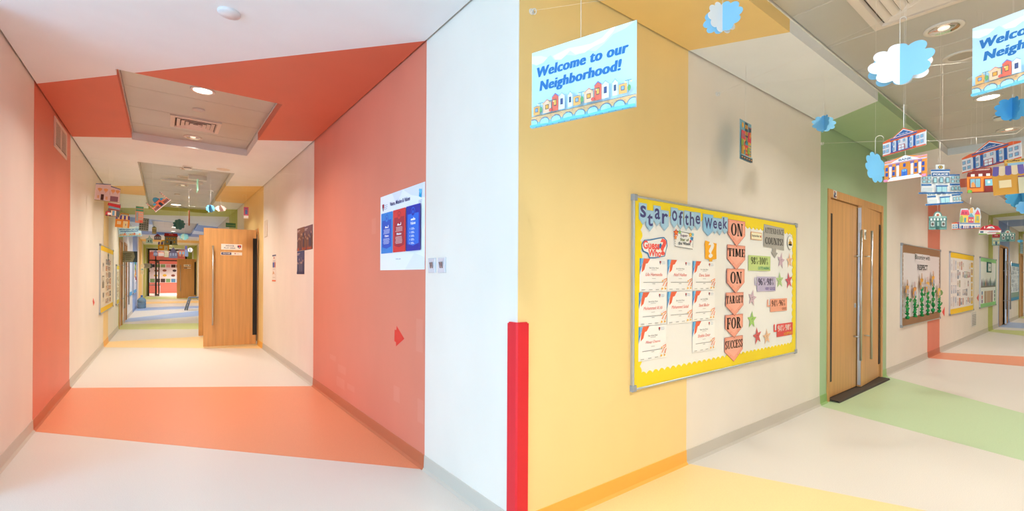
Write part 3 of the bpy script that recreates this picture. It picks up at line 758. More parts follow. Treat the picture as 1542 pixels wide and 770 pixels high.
for i, x in enumerate((18.0, 20.2, 22.6, 25.2)): lamp(x, 0.66, H, '%s of four downlights far along the long wall corridor' % ('first', 'second', 'third', 'last')[i], 'far long corridor downlights', power=1.0)
# hanging green exit sign and a small projector-like box in the second strip
p = at(298.5, 283, 7.6)
bx = empty('exit_sign', (p.x, 9.5, ZP), 'edge-lit green exit sign hanging from the second metal strip', 'exit sign')
part('housing', bx, lambda q: q.box(-0.13, 0.13, -0.05, 0.05, -0.075, 0.0, WHITEP()))
part('panel', bx, lambda q: q.box(-0.008, 0.008, -0.14, 0.14, -0.27, -0.075, mat('9fd8b8', 0.2, 0, 0.5, 'acrylic', 0.5)))
fb = empty('light_bar', (0.30, 10.1, ZP), 'slim white light bar hung below the second metal strip', 'light bar')  # white bar modelled for a reflected streak of light, no lamp
part('housing', fb, lambda q: q.box(-0.36, 0.26, -0.02, 0.02, -0.035, -0.012, WHITEP()))
for bx_ in (-0.25, 0.15): part('bracket', fb, lambda q: q.box(bx_, bx_ + 0.02, -0.01, 0.01, -0.012, 0.0, ALU()))
part('tube', fb, lambda q: q.tube([(-0.34, 0, -0.038), (0.24, 0, -0.038)], 0.010, mat('f4f2ea', 0.4), 8))

# lighter touched-up paint patches on the orange wall band
wr = bpy.data.objects['wall_right']
for x0, y0, x1, y1 in ((497, 533, 506, 545), (509, 548, 521, 566), (507, 566, 519, 588), (523, 577, 534, 592), (593, 580, 602, 608), (627, 480, 637, 532), (629, 600, 638, 640), (560, 330, 566, 352)):
    a, zt = on_r(x0, y0); b, zb = on_r(x1, y1)
    part('paint_patch', wr, lambda q: q.box(a, b, -0.0012, -0.0007, zb, zt, wallm('df8a73')))

# ------------------------------------------------------------------ notice boards
def scallop(length, depth, bump, n, upward=True, taper=None):
    """strip with a wavy inner edge, x along it, z across it, straight edge at z = 0"""
    pts = [(0, 0), (length, 0)]
    m = n * 6
    for i in range(m, -1, -1):
        pts.append((length * i / m, depth + bump * abs(math.sin(math.pi * n * i / m))))
    return pts
def board(frame, s0, s1, z0, z1, lab, colour, scal=True, sides=True, depth=0.075, side_col=None, surface='f1efeb', wide=None):
    w, h = s1 - s0, z1 - z0
    o = empty('notice_board', FR[frame] @ Matrix.Translation(((s0 + s1) / 2, 0, z0)), lab, 'notice board')
    al = ALU(); x0, x1 = -w / 2, w / 2
    part('surface', o, lambda q: q.box(x0 + 0.01, x1 - 0.01, -0.012, 0.0, 0.01, h - 0.01, mat(surface, 0.55, 0, 0.35, 'board')))
    for nm, a in (('frame_rail', (x0, x1, 0, 0.014)), ('frame_rail', (x0, x1, h - 0.014, h)), ('frame_rail', (x0, x0 + 0.014, 0.014, h - 0.014)), ('frame_rail', (x1 - 0.014, x1, 0.014, h - 0.014))):
        part(nm, o, lambda q: q.bbox(a[0], a[1], -0.022, 0, a[2], a[3], al, 0.003))
    cm = mat('9a9ea5', 0.5, 0, 0.4, 'plastic')
    for cx in (x0, x1):
        for cz in (0, h):
            part('corner_cap', o, lambda q: q.bbox(cx - (0.006 if cx < 0 else 0.034), cx + (0.034 if cx < 0 else 0.006), -0.026, 0.001, cz - (0.006 if cz == 0 else 0.034), cz + (0.034 if cz == 0 else 0.006), cm, 0.004))
    m = mat(colour, 0.6); ms = mat(side_col or colour, 0.6)
    bump = 0.02 if scal else 0.0
    n = int(w / 0.066)
    bt = scallop(w - 0.028, depth, bump, n)
    sd = scallop(h - 0.028, wide or depth * 0.8, bump, int(h / 0.066))
    y0, y1 = -0.0155, -0.0125
    part('border_strip', o, lambda q: q.prism_y([(x0 + 0.014 + a, 0.014 + b) for a, b in bt], y0, y1, m))
    part('border_strip', o, lambda q: q.prism_y([(x0 + 0.014 + a, h - 0.014 - b) for a, b in bt][::-1], y0, y1, m))
    if sides:
        part('border_strip', o, lambda q: q.prism_y([(x0 + 0.014 + b, 0.014 + a) for a, b in sd][::-1], y0 - 0.0008, y1 - 0.0008, ms))
        part('border_strip', o, lambda q: q.prism_y([(x1 - 0.014 - b, 0.014 + a) for a, b in sd], y0 - 0.0008, y1 - 0.0008, ms))
    return o
def pin(frame, box, off=0.0168):
    """pixel box on a wall -> (matrix at middle of lower edge, width, height)"""
    a, t, b, z = box
    f = ON[frame]
    s0, _ = f(a, (t + z) / 2, off); s1, _ = f(b, (t + z) / 2, off)
    _, z1 = f((a + b) / 2, t, off); _, z0 = f((a + b) / 2, z, off)
    return FR[frame] @ Matrix.Translation(((s0 + s1) / 2, -off - 0.0006, z0)), s1 - s0, z1 - z0
def pinned(name, frame, box, lab, cat, group=None, outline=SQ, front='f4f2ee', items=None, off=0.0168, t=0.0006, tilt=0.0):
    mw, w, h = pin(frame, box, off)
    if tilt: mw = mw @ Matrix.Translation((0, 0, h / 2)) @ Matrix.Rotation(math.radians(tilt), 4, 'Y') @ Matrix.Translation((0, 0, -h / 2))
    return sheet(name, outline, w, h, t, mw, front, lab, cat, group, items)

board('B', 2.33, 4.80, 0.615, 1.845, 'large white notice board with scalloped yellow border, star of the week', 'f6d92c')
# pennants spelling the title
PEN = [(0, 0.26), (0.5, 0), (1, 0.26), (1, 1), (0, 1)]
OFF = 0.0185
for i, (ch, bx, word) in enumerate([('s', (962, 306, 974, 339), 'Star'), ('t', (972.8, 317, 984, 349), 'Star'), ('a', (984, 310, 995, 341), 'Star'), ('r', (994.6, 317, 1007, 348), 'Star'),
        ('o', (1010, 313, 1020.6, 344), 'of'), ('f', (1020.6, 317, 1029, 346), 'of'), ('t', (1030, 317.5, 1037.4, 347), 'the'), ('h', (1037.2, 319, 1046, 348), 'the'), ('e', (1045.6, 320, 1055, 347), 'the'),
        ('W', (1058.5, 323, 1074, 356), 'Week'), ('e', (1072.4, 328, 1080.4, 353), 'Week'), ('e', (1080, 329, 1087.4, 355), 'Week'), ('k', (1087.2, 327, 1096, 353), 'Week')]):
    tall = {'s': (0.36, 0.86), 't': (0.28, 0.82), 'a': (0.36, 0.84), 'r': (0.36, 0.82), 'o': (0.36, 0.84), 'f': (0.26, 0.92), 'h': (0.28, 0.94), 'e': (0.36, 0.8), 'W': (0.36, 0.82), 'k': (0.34, 0.92)}[ch]
    ordn = {('Star', 's'): 'first', ('Week', 'W'): 'first'}.get((word, ch), None)
    nth = {4: '', 11: 'second '}.get(i, 'first ' if i == 10 else '')
    hdr = 'W' if word == 'Week' else word[0]
    pinned('letter_pennant', 'B', bx, 'pale blue pennant with the %sletter %s of the word %s' % (nth, ch, word), 'pennant', 'title pennants', PEN, 'a9cfe6' if i != 9 else '8fc4e6',
           [('p', '9bb6cf', [(0.04, 0.28), (0.5, 0.03), (0.96, 0.28), (0.96, 0.98), (0.04, 0.98)]), ('p', 'a9cfe6' if i != 9 else '8fc4e6', [(0.07, 0.29), (0.5, 0.055), (0.93, 0.29), (0.93, 0.96), (0.07, 0.96)]),
            ('t', '4b4a80', ch, 0.15, tall[0] - 0.02, 0.88, tall[1] + 0.03, 'bold')], off=OFF + 0.0008 * (i % 2))
pinned('guess_who_sticker', 'B', (966, 356, 1005, 389.5), 'cut-out sign reading Guess Who? in red letters', 'sign', None,
       [(0.0, 0.42), (0.05, 0.28), (0.22, 0.2), (0.28, 0.0), (0.5, 0.02), (0.9, 0.12), (0.94, 0.34), (1.0, 0.6), (0.98, 0.86), (0.86, 1.0), (0.7, 0.97), (0.3, 0.84), (0.1, 0.8), (0.0, 0.62)], '2f78ae',
       [('p', 'f1f0ec', [(0.03, 0.44), (0.08, 0.32), (0.25, 0.24), (0.3, 0.05), (0.5, 0.06), (0.87, 0.15), (0.91, 0.34), (0.96, 0.6), (0.94, 0.84), (0.85, 0.95), (0.7, 0.92), (0.32, 0.79), (0.11, 0.75), (0.03, 0.6)]),
        ('p', '2f78ae', [(0.56, 0.42), (0.8, 0.5), (0.74, 0.72), (0.6, 0.6)]),
        ('t', 'f25a4f', 'Guess', 0.05, 0.40, 0.68, 0.78, 'fat'), ('t', 'f25a4f', 'Who', 0.24, 0.08, 0.74, 0.40, 'fat'), ('t', 'f25a4f', '?', 0.70, 0.16, 0.95, 0.93, 'fat')], tilt=0)
pinned('super_star_card', 'B', (1015.5, 347, 1043.5, 375.5), 'white card reading Super Star of the Week! with dotted edge', 'card', None, [(0, 0.08), (1, 0), (1, 0.92), (0, 1)], 'f6f4f0',
       [('p', '555555', [(0.02, 0.95), (0.98, 0.87), (0.98, 0.84), (0.02, 0.92)]), ('p', '555555', [(0.02, 0.1), (0.98, 0.02), (0.98, 0.05), (0.02, 0.13)])]
       + [('r', '555555', x, 0.14 + 0.1 * i, x + 0.025, 0.19 + 0.1 * i) for x in (0.02, 0.955) for i in range(6)]
       + [('t', '5b3f66', 'Super', 0.28, 0.62, 0.68, 0.80, 'bold'), ('t', '6f7a2c', 'Star of', 0.28, 0.43, 0.74, 0.58, 'bold'), ('t', '3f4a52', 'the Week!', 0.18, 0.22, 0.84, 0.39, 'bold')])
for j, (bx, c, c2, nm) in enumerate([((1013.6, 344.5, 1022.5, 356.5), 'd8492f', 'ef8a3c', 'large orange star at the corner of the super star card'), ((1020.6, 346, 1026.6, 353.5), '53b7a5', 'a4c83c', 'small green star beside the large orange star'), ((1014.4, 353.5, 1020, 361.5), 'ef7a2c', 'f39a4a', 'small plain orange star below the large orange one'),
        ((1036.6, 350, 1042.6, 358), 'eab23a', 'f5c95a', 'yellow star at the far corner of the super star card'), ((1041, 350.5, 1045.5, 356.5), '67c5df', '8ad6ea', 'pale cyan star at the far corner of the card'), ((1038.6, 355.5, 1044.6, 363.5), '2f86c6', '4aa0dc', 'bright blue star below the cyan star'), ((1038, 360.8, 1041.8, 366.4), 'c23a3a', 'd65555', 'tiny red star below the blue star')]):
    pts = star(0.5, 0.5, 0.5, 90, 0.5)
    pinned('paper_star', 'B', bx, nm, 'star', 'small stars on the super star card', pts, c, [('p', c2, star(0.5, 0.5, 0.3, 90, 0.5))], off=0.0195)
pinned('question_mark', 'B', (1061, 363, 1079, 394), 'yellow cut-out square with a white question mark', 'sign', None,
       [(0.04, 0.12), (0.35, 0.1), (0.4, 0.0), (0.62, 0.0), (0.66, 0.1), (1, 0.14), (0.98, 0.5), (1, 0.9), (0.5, 0.93), (0.06, 1.0), (0.0, 0.8), (0.05, 0.5)], 'f5ae27',
       [('t', 'f6f3ee', '?', 0.3, 0.2, 0.78, 0.97, 'fat'), ('e', 'f6f3ee', 0.46, 0.26, 0.14, 0.09)])
# certificates
CERT = [((963, 390, 1004.4, 439), 'Lila Homsedia', 'top row, nearest the Guess Who? sign'), ((1005, 392, 1042, 438), 'Neil Hellen', 'top row, middle of three'), ((1043, 394, 1076.5, 437), 'Dana Saleh', 'top row, under the yellow question mark'),
        ((961.8, 440.2, 1003.4, 489.8), 'Mohammed Al Ali', 'middle row, beside the yellow side border'), ((1004.8, 439.2, 1042, 487), 'Mohammed Suhail', 'middle row, middle of three'), ((1042.8, 438.2, 1076.2, 482.4), 'Saud Bader', 'middle row, nearest the peach arrows'),
        ((961.4, 491, 1003, 541.5), 'Minsy Osama', 'alone in the bottom row by the yellow side border'), ((1042.8, 483.4, 1076, 529), 'Shaikha Omar', 'bottom row, nearest the peach arrows')]
for bx, nm, where in CERT:
    it = [('p', '3f8fcf', [(0, 1), (0.13, 1), (0.0, 0.5)]), ('p', '7cc0ea', [(0.05, 1), (0.2, 1), (0.02, 0.74)]), ('p', 'e96a47', [(0.14, 1), (0.37, 1), (0.28, 0.86), (0.21, 0.84), (0.16, 0.66), (0.07, 0.58), (0.09, 0.8)])]
    it += shield(0.71, 0.83, 0.06, 0.11) + [('r', 'a9bfd6', 0.79, 0.92, 0.91, 0.93), ('r', 'a9bfd6', 0.79, 0.885, 0.93, 0.895), ('r', 'a9bfd6', 0.79, 0.85, 0.91, 0.86)]
    it += [('t', '7a7a78', 'Star of the Week', 0.33, 0.695, 0.67, 0.745), ('r', 'b5b2ae', 0.41, 0.655, 0.6, 0.665), ('t', 'ea6a5c', nm, 0.5 - 0.021 * len(nm) - 0.03, 0.47, 0.5 + 0.021 * len(nm) + 0.03, 0.57, 'script'),
           ('r', 'b5b2ae', 0.43, 0.39, 0.56, 0.402), ('r', '8f8d8a', 0.12, 0.27, 0.84, 0.285), ('r', '8f8d8a', 0.44, 0.225, 0.54, 0.238)]
    it += [('r', 'a3a19d', x, 0.045, x + 0.12, 0.062) for x in (0.06, 0.32, 0.56)]
    it += [('p', 'f08a4a', [(0.84, 0.34), (0.97, 0.38), (0.97, 0.41), (0.84, 0.36)]), ('p', 'f08a4a', [(0.80, 0.16), (0.88, 0.30), (0.97, 0.37), (0.97, 0.34), (0.89, 0.27), (0.83, 0.16)]), ('p', 'ef7a3c', [(0.91, 0.14), (0.94, 0.24), (0.98, 0.3), (0.98, 0.26), (0.96, 0.22), (0.94, 0.13)]),
           ('e', 'f5b634', 0.79, 0.08, 0.028, 0.035), ('e', 'f5b634', 0.91, 0.08, 0.026, 0.033), ('e', 'f5b634', 0.80, 0.32, 0.022, 0.028)]
    ce = pinned('certificate', 'B', bx, 'white star certificate, %s' % where, 'certificate', 'certificates on the yellow-bordered board', SQ, 'f7f5f2', it[3:-6])
    _, cw, ch = pin('B', bx)
    art(it[:3], cw, ch, ce, 'corner_ornament', x0=-cw / 2)
    art(it[-6:], cw, ch, ce, 'firework_ornament', x0=-cw / 2, y=-0.0058)
# peach arrow panels
ARW = [(0, 0.44), (0.5, 0), (1, 0.44), (1, 1), (0, 1)]
words = [('ON', (1096, 332, 1122, 371.5), 'topmost of the column, reading ON', 0.16, 0.84), ('TIME', (1095, 369.5, 1122, 407), 'second from the top, reading TIME', 0.02, 0.98), ('ON', (1094.4, 405, 1121, 442), 'third from the top, reading ON', 0.18, 0.82),
         ('TARGET', (1092.8, 440.6, 1119.4, 476), 'fourth from the top, reading TARGET', 0.01, 0.97), ('FOR', (1091.8, 474, 1118.6, 509), 'fifth from the top, reading FOR', 0.08, 0.88), ('SUCCESS', (1091, 507, 1118.4, 545), 'lowest of the column, reading SUCCESS', 0.02, 0.97)]
for i, (wd, bx, lb, x0, x1) in enumerate(words):
    zz = (0.40, 0.88) if wd in ('ON', 'FOR') else (0.54, 0.86)
    dots = [('e', '8c5a50', x, z, 0.014, 0.011) for x, z in ((0.06, 0.93), (0.94, 0.93), (0.5, 0.95), (0.06, 0.5), (0.94, 0.5), (0.3, 0.26), (0.7, 0.26))]
    pinned('peach_arrow', 'B', bx, 'peach arrow panel %s' % lb, 'panel', 'column of peach arrow panels', ARW, 'b96a5e',
           [('p', 'f5a78f', [(0.015, 0.445), (0.5, 0.02), (0.985, 0.445), (0.985, 0.985), (0.015, 0.985)]), ('p', 'f7b49e', [(0.12, 0.5), (0.5, 0.2), (0.88, 0.5), (0.88, 0.9), (0.12, 0.9)])] + dots + [('t', '2c221f', wd, x0, zz[0], x1, zz[1], 'slab')], off=0.0172 + 0.0012 * (5 - i) % 0.004)
pinned('attendance_sign', 'B', (1150, 340, 1180.6, 389), 'grey arrow sign reading ATTENDANCE COUNTS!', 'sign', None,
       [(0.0, 0.33), (0.42, 0.31), (0.42, 0.19), (0.34, 0.19), (0.53, 0.0), (0.68, 0.17), (0.59, 0.18), (0.6, 0.3), (1, 0.26), (1, 0.96), (0, 1)], 'aaa69f',
       [('p', 'b5b1a9', [(0.02, 0.62), (0.98, 0.58), (0.98, 0.94), (0.02, 0.98)]), ('t', '2b2826', 'ATTENDANCE', 0.04, 0.74, 0.98, 0.91, 'slab'), ('t', '2b2826', 'COUNTS!', 0.06, 0.41, 0.94, 0.62, 'slab')])
pinned('month_label', 'B', (1130.6, 350, 1147.4, 361.5), 'small cream label reading September', 'label', None, SQ, 'd9a06a', [('r', 'f4eccb', 0.04, 0.08, 0.96, 0.92), ('t', '3b3630', 'September', 0.08, 0.3, 0.76, 0.68, 'bold'), ('e', 'c25c53', 0.86, 0.5, 0.06, 0.14)])
rng = [('98%-100%', (1127, 385.4, 1160, 408), 'c3d68a', '3f4a2c', 'OUTSTANDING', '4fa27f', 'pale green attendance card reading 98%-100%', None), ('96%-98%', (1139.8, 417, 1168, 439), 'bdb3cf', '3c3550', 'VERY GOOD', '6d5aa0', 'lilac attendance card reading 96%-98%', (1136.6, 417.5, 1140.4, 430)),
       ('94%-96%', (1160, 450, 1185, 469), 'f3a88b', '6a3a2e', 'GOOD', 'a65340', 'salmon attendance card reading 94%-96%', (1155.4, 451, 1160.2, 462)), ('94%-90%', (1169.8, 487, 1193.6, 506), 'e25450', 'f6e9e2', 'ACCEPTABLE', 'f0b93a', 'red attendance card reading 94%-90%', (1165.2, 488, 1170, 500))]
for tx, bx, c, tc, sub, sc, lb, br in rng:
    o = pinned('attendance_card', 'B', bx, lb, 'card', 'attendance range cards', SQ, c, [('t', tc, tx, 0.1 if tx[:2] == '98' else 0.05, 0.42, 0.88, 0.9, 'slab'), ('t', sc, sub, 0.42 if len(sub) > 5 else 0.68, 0.08, 0.96, 0.28, 'bold')])
    if br:
        mw, w, h = pin('B', br)
        m2 = o.matrix_world.inverted() @ mw
        part('bracket_flap', o, lambda q: q.prism_y([(-w / 2, 0), (w / 2, 0), (w / 2, h * 0.18), (-w / 6, h * 0.18), (-w / 6, h), (-w / 2, h * 0.92)], 0, 0.0006, mat(c)), m2)
pinned('bee_sticker', 'B', (1185.4, 355, 1194, 376), 'round white sticker with a bumblebee', 'sticker', None, circ(0.5, 0.5, 0.5, 0.5, 22), '8b8a86',
       [('e', 'f4f1ea', 0.5, 0.5, 0.47, 0.48), ('e', 'f0b628', 0.5, 0.45, 0.3, 0.16), ('r', '2c2a28', 0.32, 0.32, 0.42, 0.58), ('r', '2c2a28', 0.52, 0.3, 0.62, 0.6), ('e', '2c2a28', 0.5, 0.34, 0.32, 0.07), ('e', 'f5ce5a', 0.42, 0.66, 0.1, 0.09)])
for bx, c, lb, r in [((1171, 381, 1181.2, 404), 'd3b5c4', 'pale pink paper star under the grey arrow tip', 80), ((1184.6, 382, 1193.6, 403), 'efc3a0', 'peach paper star just under the bee sticker', 95), ((1169, 411, 1179.4, 433), 'b4d08d', 'light green paper star beside the lilac card', 92), ((1183, 411, 1192.6, 434), 'd4606a', 'dusty red paper star near the side border', 100),
                     ((1127, 437, 1138.6, 460.6), 'd3b9c4', 'pale pink paper star beside the TARGET panel', 78), ((1126, 469.6, 1138.6, 493.6), 'a4cf72', 'bright green paper star beside the FOR panel', 88), ((1134.6, 494, 1146.2, 518), 'd4605e', 'dusty red paper star beside the SUCCESS panel', 100), ((1149.4, 496, 1160.2, 518), 'efc39c', 'peach paper star low on the board', 96)]:
    pinned('paper_star', 'B', bx, lb, 'star', 'attendance stars', star(0.5, 0.48, 0.56, r, 0.4), c, [('e', '6a5a58', 0.45, 0.52, 0.03, 0.03), ('e', '6a5a58', 0.56, 0.54, 0.03, 0.03), ('r', '8a7674', 0.42, 0.4, 0.58, 0.42)])

# ------------------------------------------------------------------ boards further along
board('B', 8.48, 11.0, 0.62, 1.84, 'notice board with brown paper edges and paper flowers reading Blooming with RESPECT', '9a7350', True, True, 0.10, 'a58a70', 'e6e2e4', 0.05)
def on_board(x0, z0, x1, z1, S0, S1, Z0=0.62, Z1=1.84, off=0.0168):
    return FR['B'] @ Matrix.Translation((S0 + (S1 - S0) * (x0 + x1) / 2, -off, Z0 + (Z1 - Z0) * z0)), (S1 - S0) * (x1 - x0), (Z1 - Z0) * (z1 - z0)
mw, w, h = on_board(0.30, 0.80, 0.68, 0.90, 8.48, 11.0)
o = sheet('board_title', SQ, w, h, 0.0006, mw, 'e6e2e4', 'board title reading Blooming with above the paper flowers', 'title', None, [('t', '2f2f33', 'Blooming with', 0.0, 0.1, 1, 0.9, 'bold')])
mw, w, h = on_board(0.36, 0.685, 0.62, 0.77, 8.48, 11.0)
o = sheet('board_title', SQ, w, h, 0.0006, mw, 'e6e2e4', 'board title reading RESPECT under the words Blooming with', 'title', None, [('t', '2f2f33', 'RESPECT', 0.0, 0.08, 1, 0.92, 'fat')])
flw = [(0.07, 0.37, 'nearest the board edge by the green door band', 'd9a35a', 0.05), (0.24, 0.345, 'second in the row, slightly shorter', 'e8a04a', 0.05), (0.41, 0.455, 'third in the row under a grey name strip', 'e7a93a', 0.05), (0.57, 0.41, 'fourth in the row, slim with a yellow bloom', 'f0b84a', 0.05), (0.72, 0.49, 'tallest of the row beside the paper cloud', 'eeb33c', 0.05), (0.90, 0.32, 'last of the row, short, by the orange band', 'f0c04a', 0.05)]
for i, (u, top, lb, fc, _) in enumerate(flw):
    S = 8.48 + 2.52 * u
    z0 = 0.62 + 1.22 * 0.10; zt = 0.62 + 1.22 * (top + 0.02)
    f = empty('paper_flower', FR['B'] @ Matrix.Translation((S, -0.0165, z0)), 'crepe paper flower %s' % lb, 'paper flower', 'paper flowers on the board')
    L = zt - z0; rr = random.Random(i)
    pts = [(0.02 * math.sin(k * 1.3 + i), -0.03 - 0.008 * math.cos(k * 2.1), L * k / 14) for k in range(15)]
    rs = [0.040 + 0.014 * math.sin(k * 2.4 + i) for k in range(15)]
    rs = [min(r, 0.05) * (1.15 - 0.03 * k) * 0.5 for k, r in enumerate(rs)]
    pts = [(p[0], -max(rs) - 0.001, p[2]) for p in pts]
    part('stem', f, lambda q: q.tube(pts, rs, mat('23994f', 0.7, 0, 0.3, 'crepe'), 8))
    for k in range(2):
        zz = L * (0.45 + 0.25 * k); sg = 1 if (k + i) % 2 else -1
        part('leaf', f, lambda q: q.prism_y([(0.02 * sg, zz), (0.10 * sg, zz + 0.05), (0.19 * sg, zz + 0.03), (0.11 * sg, zz - 0.01)], -0.042, -0.039, mat('3f8f47')))
    part('bloom', f, lambda q: q.prism_y([(a, L + 0.06 + b) for a, b in star(0, 0, 0.11, 90, 0.62, 7)], -0.03, -0.024, mat(fc)))
    part('photo', f, lambda q: q.prism_y([(a, L + 0.02 + b) for a, b in circ(0, 0, 0.055, 0.06, 12)], -0.036, -0.031, mat(('c7bfc4', 'b5b8cf', 'd0c4ba')[i % 3])))
    part('bud', f, lambda q: q.prism_y([(a, L + 0.17 + b) for a, b in circ(0, 0, 0.035, 0.05, 10)], -0.03, -0.024, mat(('d8b8a4', 'd9c2c0')[i % 2])))
mw, w, h = on_board(0.40, 0.475, 0.56, 0.51, 8.48, 11.0, off=0.05)
sheet('name_strip', SQ, w, h, 0.001, mw, 'c9c6c9', 'grey name strip across the third paper flower', 'strip')
mw, w, h = on_board(0.76, 0.475, 0.88, 0.53, 8.48, 11.0)
sheet('paper_cloud', [(0.0, 0.1), (0.2, 0.0), (0.8, 0.0), (1.0, 0.2), (0.85, 0.5), (0.6, 0.7), (0.4, 1.0), (0.15, 0.7)], w, h, 0.001, mw, 'f2f0ee', 'small white paper cloud beside the tallest paper flower', 'cloud')
mw = FR['B'] @ Matrix.Translation((11.0, -0.03, 1.03))
sheet('paper_leaf', [(0.0, 0.5), (0.3, 0.0), (0.8, 0.1), (1.0, 0.5), (0.7, 0.9), (0.3, 1.0)], 0.28, 0.10, 0.001, mw, '6aa055', 'loose green paper leaf on the edge of the flower board', 'leaf')

def collage(o, w, h, x0, x1, z0, z1, cols, rows, pal, seed, fill=0.8, name='clipping'):
    r = random.Random(seed); dx = (x1 - x0) / cols; dz = (z1 - z0) / rows
    for i in range(cols):
        for j in range(rows):
            if r.random() > fill: continue
            cw, ch = dx * (0.5 + 0.4 * r.random()), dz * (0.6 + 0.36 * r.random())
            cx, cz = x0 + dx * (i + 0.5) + (r.random() - 0.5) * dx * 0.1, z0 + dz * (j + 0.5)
            c = r.choice(pal); c2 = r.choice(pal); c3 = r.choice(pal)
            p = part(name, o, lambda q: q.box(cx - cw / 2, cx + cw / 2, -0.0136, -0.0126, cz - ch / 2, cz + ch / 2, mat(c)))
            art([('r', c2, 0.12, 0.3 + 0.2 * r.random(), 0.88, 0.9), ('e', c3, 0.5, 0.5, 0.2, 0.14), ('r', c, 0.2, 0.1, 0.8, 0.22)], cw, ch, p, x0=cx - cw / 2, z0=cz - ch / 2, y=-0.0139)
PAL = ['e8e4e2', 'c9c1be', '9a8f90', 'b9a08c', 'd9cfc6', '8796a8', 'c48f7a', '6d6f7e', 'e2d2ae', 'ba8a86', 'a9b79a', 'd6d8de']
o = board('B', 11.83, 14.36, 0.63, 1.85, 'yellow-topped notice board crowded with clippings past the flower board', 'f4cb1e', False, True, 0.10, 'f0dc8e', 'ebe8e6', 0.03)
collage(o, 2.5, 1.22, -1.20, -0.60, 0.14, 1.08, 3, 4, ['d9dce2', 'c7cbd6', 'e6e4e6', 'b3b9c8', 'd8cfcf'], 3, 1.0)
collage(o, 2.5, 1.22, -0.58, 0.90, 0.14, 1.06, 8, 5, PAL, 4, 0.72)
collage(o, 2.5, 1.22, 0.92, 1.20, 0.14, 1.08, 1, 6, ['e7c04a', 'd8b66a', 'caa07a', 'b9a6a0'], 5, 1.0)
o = board('B', 15.22, 17.75, 0.63, 1.85, 'green-bordered notice board with a framed plaque and small skyline', '8fd08a', False, True, 0.09, '9fd0a0', 'e9eceb', 0.03)
part('plaque', o, lambda q: q.bbox(-0.30, 0.35, -0.03, -0.0126, 0.86, 1.12, mat('2f6468'), 0.01))
art([('r', 'e6eef0', 0.14, 0.14, 0.86, 0.86), ('r', '7a9aa0', 0.3, 0.46, 0.7, 0.54), ('r', '7a9aa0', 0.36, 0.34, 0.64, 0.4)], 0.65, 0.26, o, 'plaque_print', x0=-0.30, z0=0.86, y=-0.0305)
r = random.Random(12)
for i in range(12):
    x = -1.1 + i * 0.19; hh = 0.08 + 0.10 * r.random()
    part('skyline_cutout', o, lambda q: q.prism_y([(x, 0.52), (x + 0.17, 0.52), (x + 0.17, 0.52 + hh * 0.6), (x + 0.085, 0.52 + hh + 0.05), (x, 0.52 + hh * 0.6)], -0.0142, -0.0127, mat(r.choice(['6f7f86', '8a9aa8', '5f7f7c', 'a8866a', '7a6f86']))))
part('skyline_base', o, lambda q: q.box(-1.12, 1.18, -0.0145, -0.0128, 0.49, 0.53, mat('7f7d76')))
for x0, x1, c in ((-0.62, -0.30, 'b39a86'), (-0.24, 0.34, 'c4a68c'), (0.40, 0.72, 'ad8f86')):
    part('door_cutout', o, lambda q: q.box(x0, x1, -0.0142, -0.0127, 0.10, 0.40, mat(c)))
for x0, cs in ((-1.02, ('7a5a9a', 'c25a5a', '4a6aa8')), (0.98, ('4a7a5a', '5a5a5a', '3f6a7a'))):
    for k, c in enumerate(cs):
        part('bookmark', o, lambda q: q.box(x0, x0 + 0.13, -0.0142, -0.0127, 0.12 + 0.10 * k, 0.20 + 0.10 * k, mat(c)))
o = board('B', 20.83, 23.05, 0.63, 1.85, 'distant blue-bordered notice board between two wooden doors', '3f97c0', True, True, 0.08, '3f97c0', 'dfe6ea', 0.05)
collage(o, 2.2, 1.22, -1.0, 1.0, 0.3, 1.1, 7, 6, ['c9d3dc', 'e8eef2', '9aa8b5', 'b5c2cc', 'd4dbe0'], 6, 0.85)
part('grass_strip', o, lambda q: q.box(-1.05, 1.05, -0.0142, -0.0127, 0.1, 0.27, mat('8aa69a')))
o = board('L', 10.36, 12.80, 0.645, 1.845, 'yellow-edged notice board on the wall opposite the open door', 'f0c71c', False, False, 0.085, None, 'e6dccd')
collage(o, 2.4, 1.2, -0.30, 0.75, 0.12, 0.98, 4, 7, ['caa98c', 'b98f7a', 'd8c4b0', '8f8580', 'c98a6c', '6f6a70', 'e0c9a8', 'd19a6a'], 8, 0.95)
collage(o, 2.4, 1.2, -0.95, -0.45, 0.15, 0.95, 1, 3, ['d9cfc0', '8a8274'], 9, 0.7)
part('star_cutout', o, lambda q: q.prism_y([(a, b) for a, b in star(0.2, 1.03, 0.12, 90, 0.5)], -0.0142, -0.0127, mat('6f7870')))
o = board('L', 13.66, 14.50, 0.63, 1.55, 'narrow yellow-edged notice board beside the first wooden door', 'e8cf3c', False, True, 0.09, 'e2d7a0', 'e9e2d4', 0.05)
collage(o, 0.84, 0.92, -0.3, 0.3, 0.15, 0.78, 2, 5, ['caa98c', 'd8c4b0', 'b3a890', 'e6dcc8'], 10, 0.9)
o = board('L', 18.2, 20.0, 0.63, 1.85, 'blue-edged notice board past the paper-hung door', '5fb2e0', False, False, 0.12, None, 'e4e8ee')
o = board('L', 20.9, 23.0, 0.63, 1.85, 'blue-edged notice board with paper fruit before the water bottle', '4fa6dc', False, False, 0.12, None, 'd9dce2')
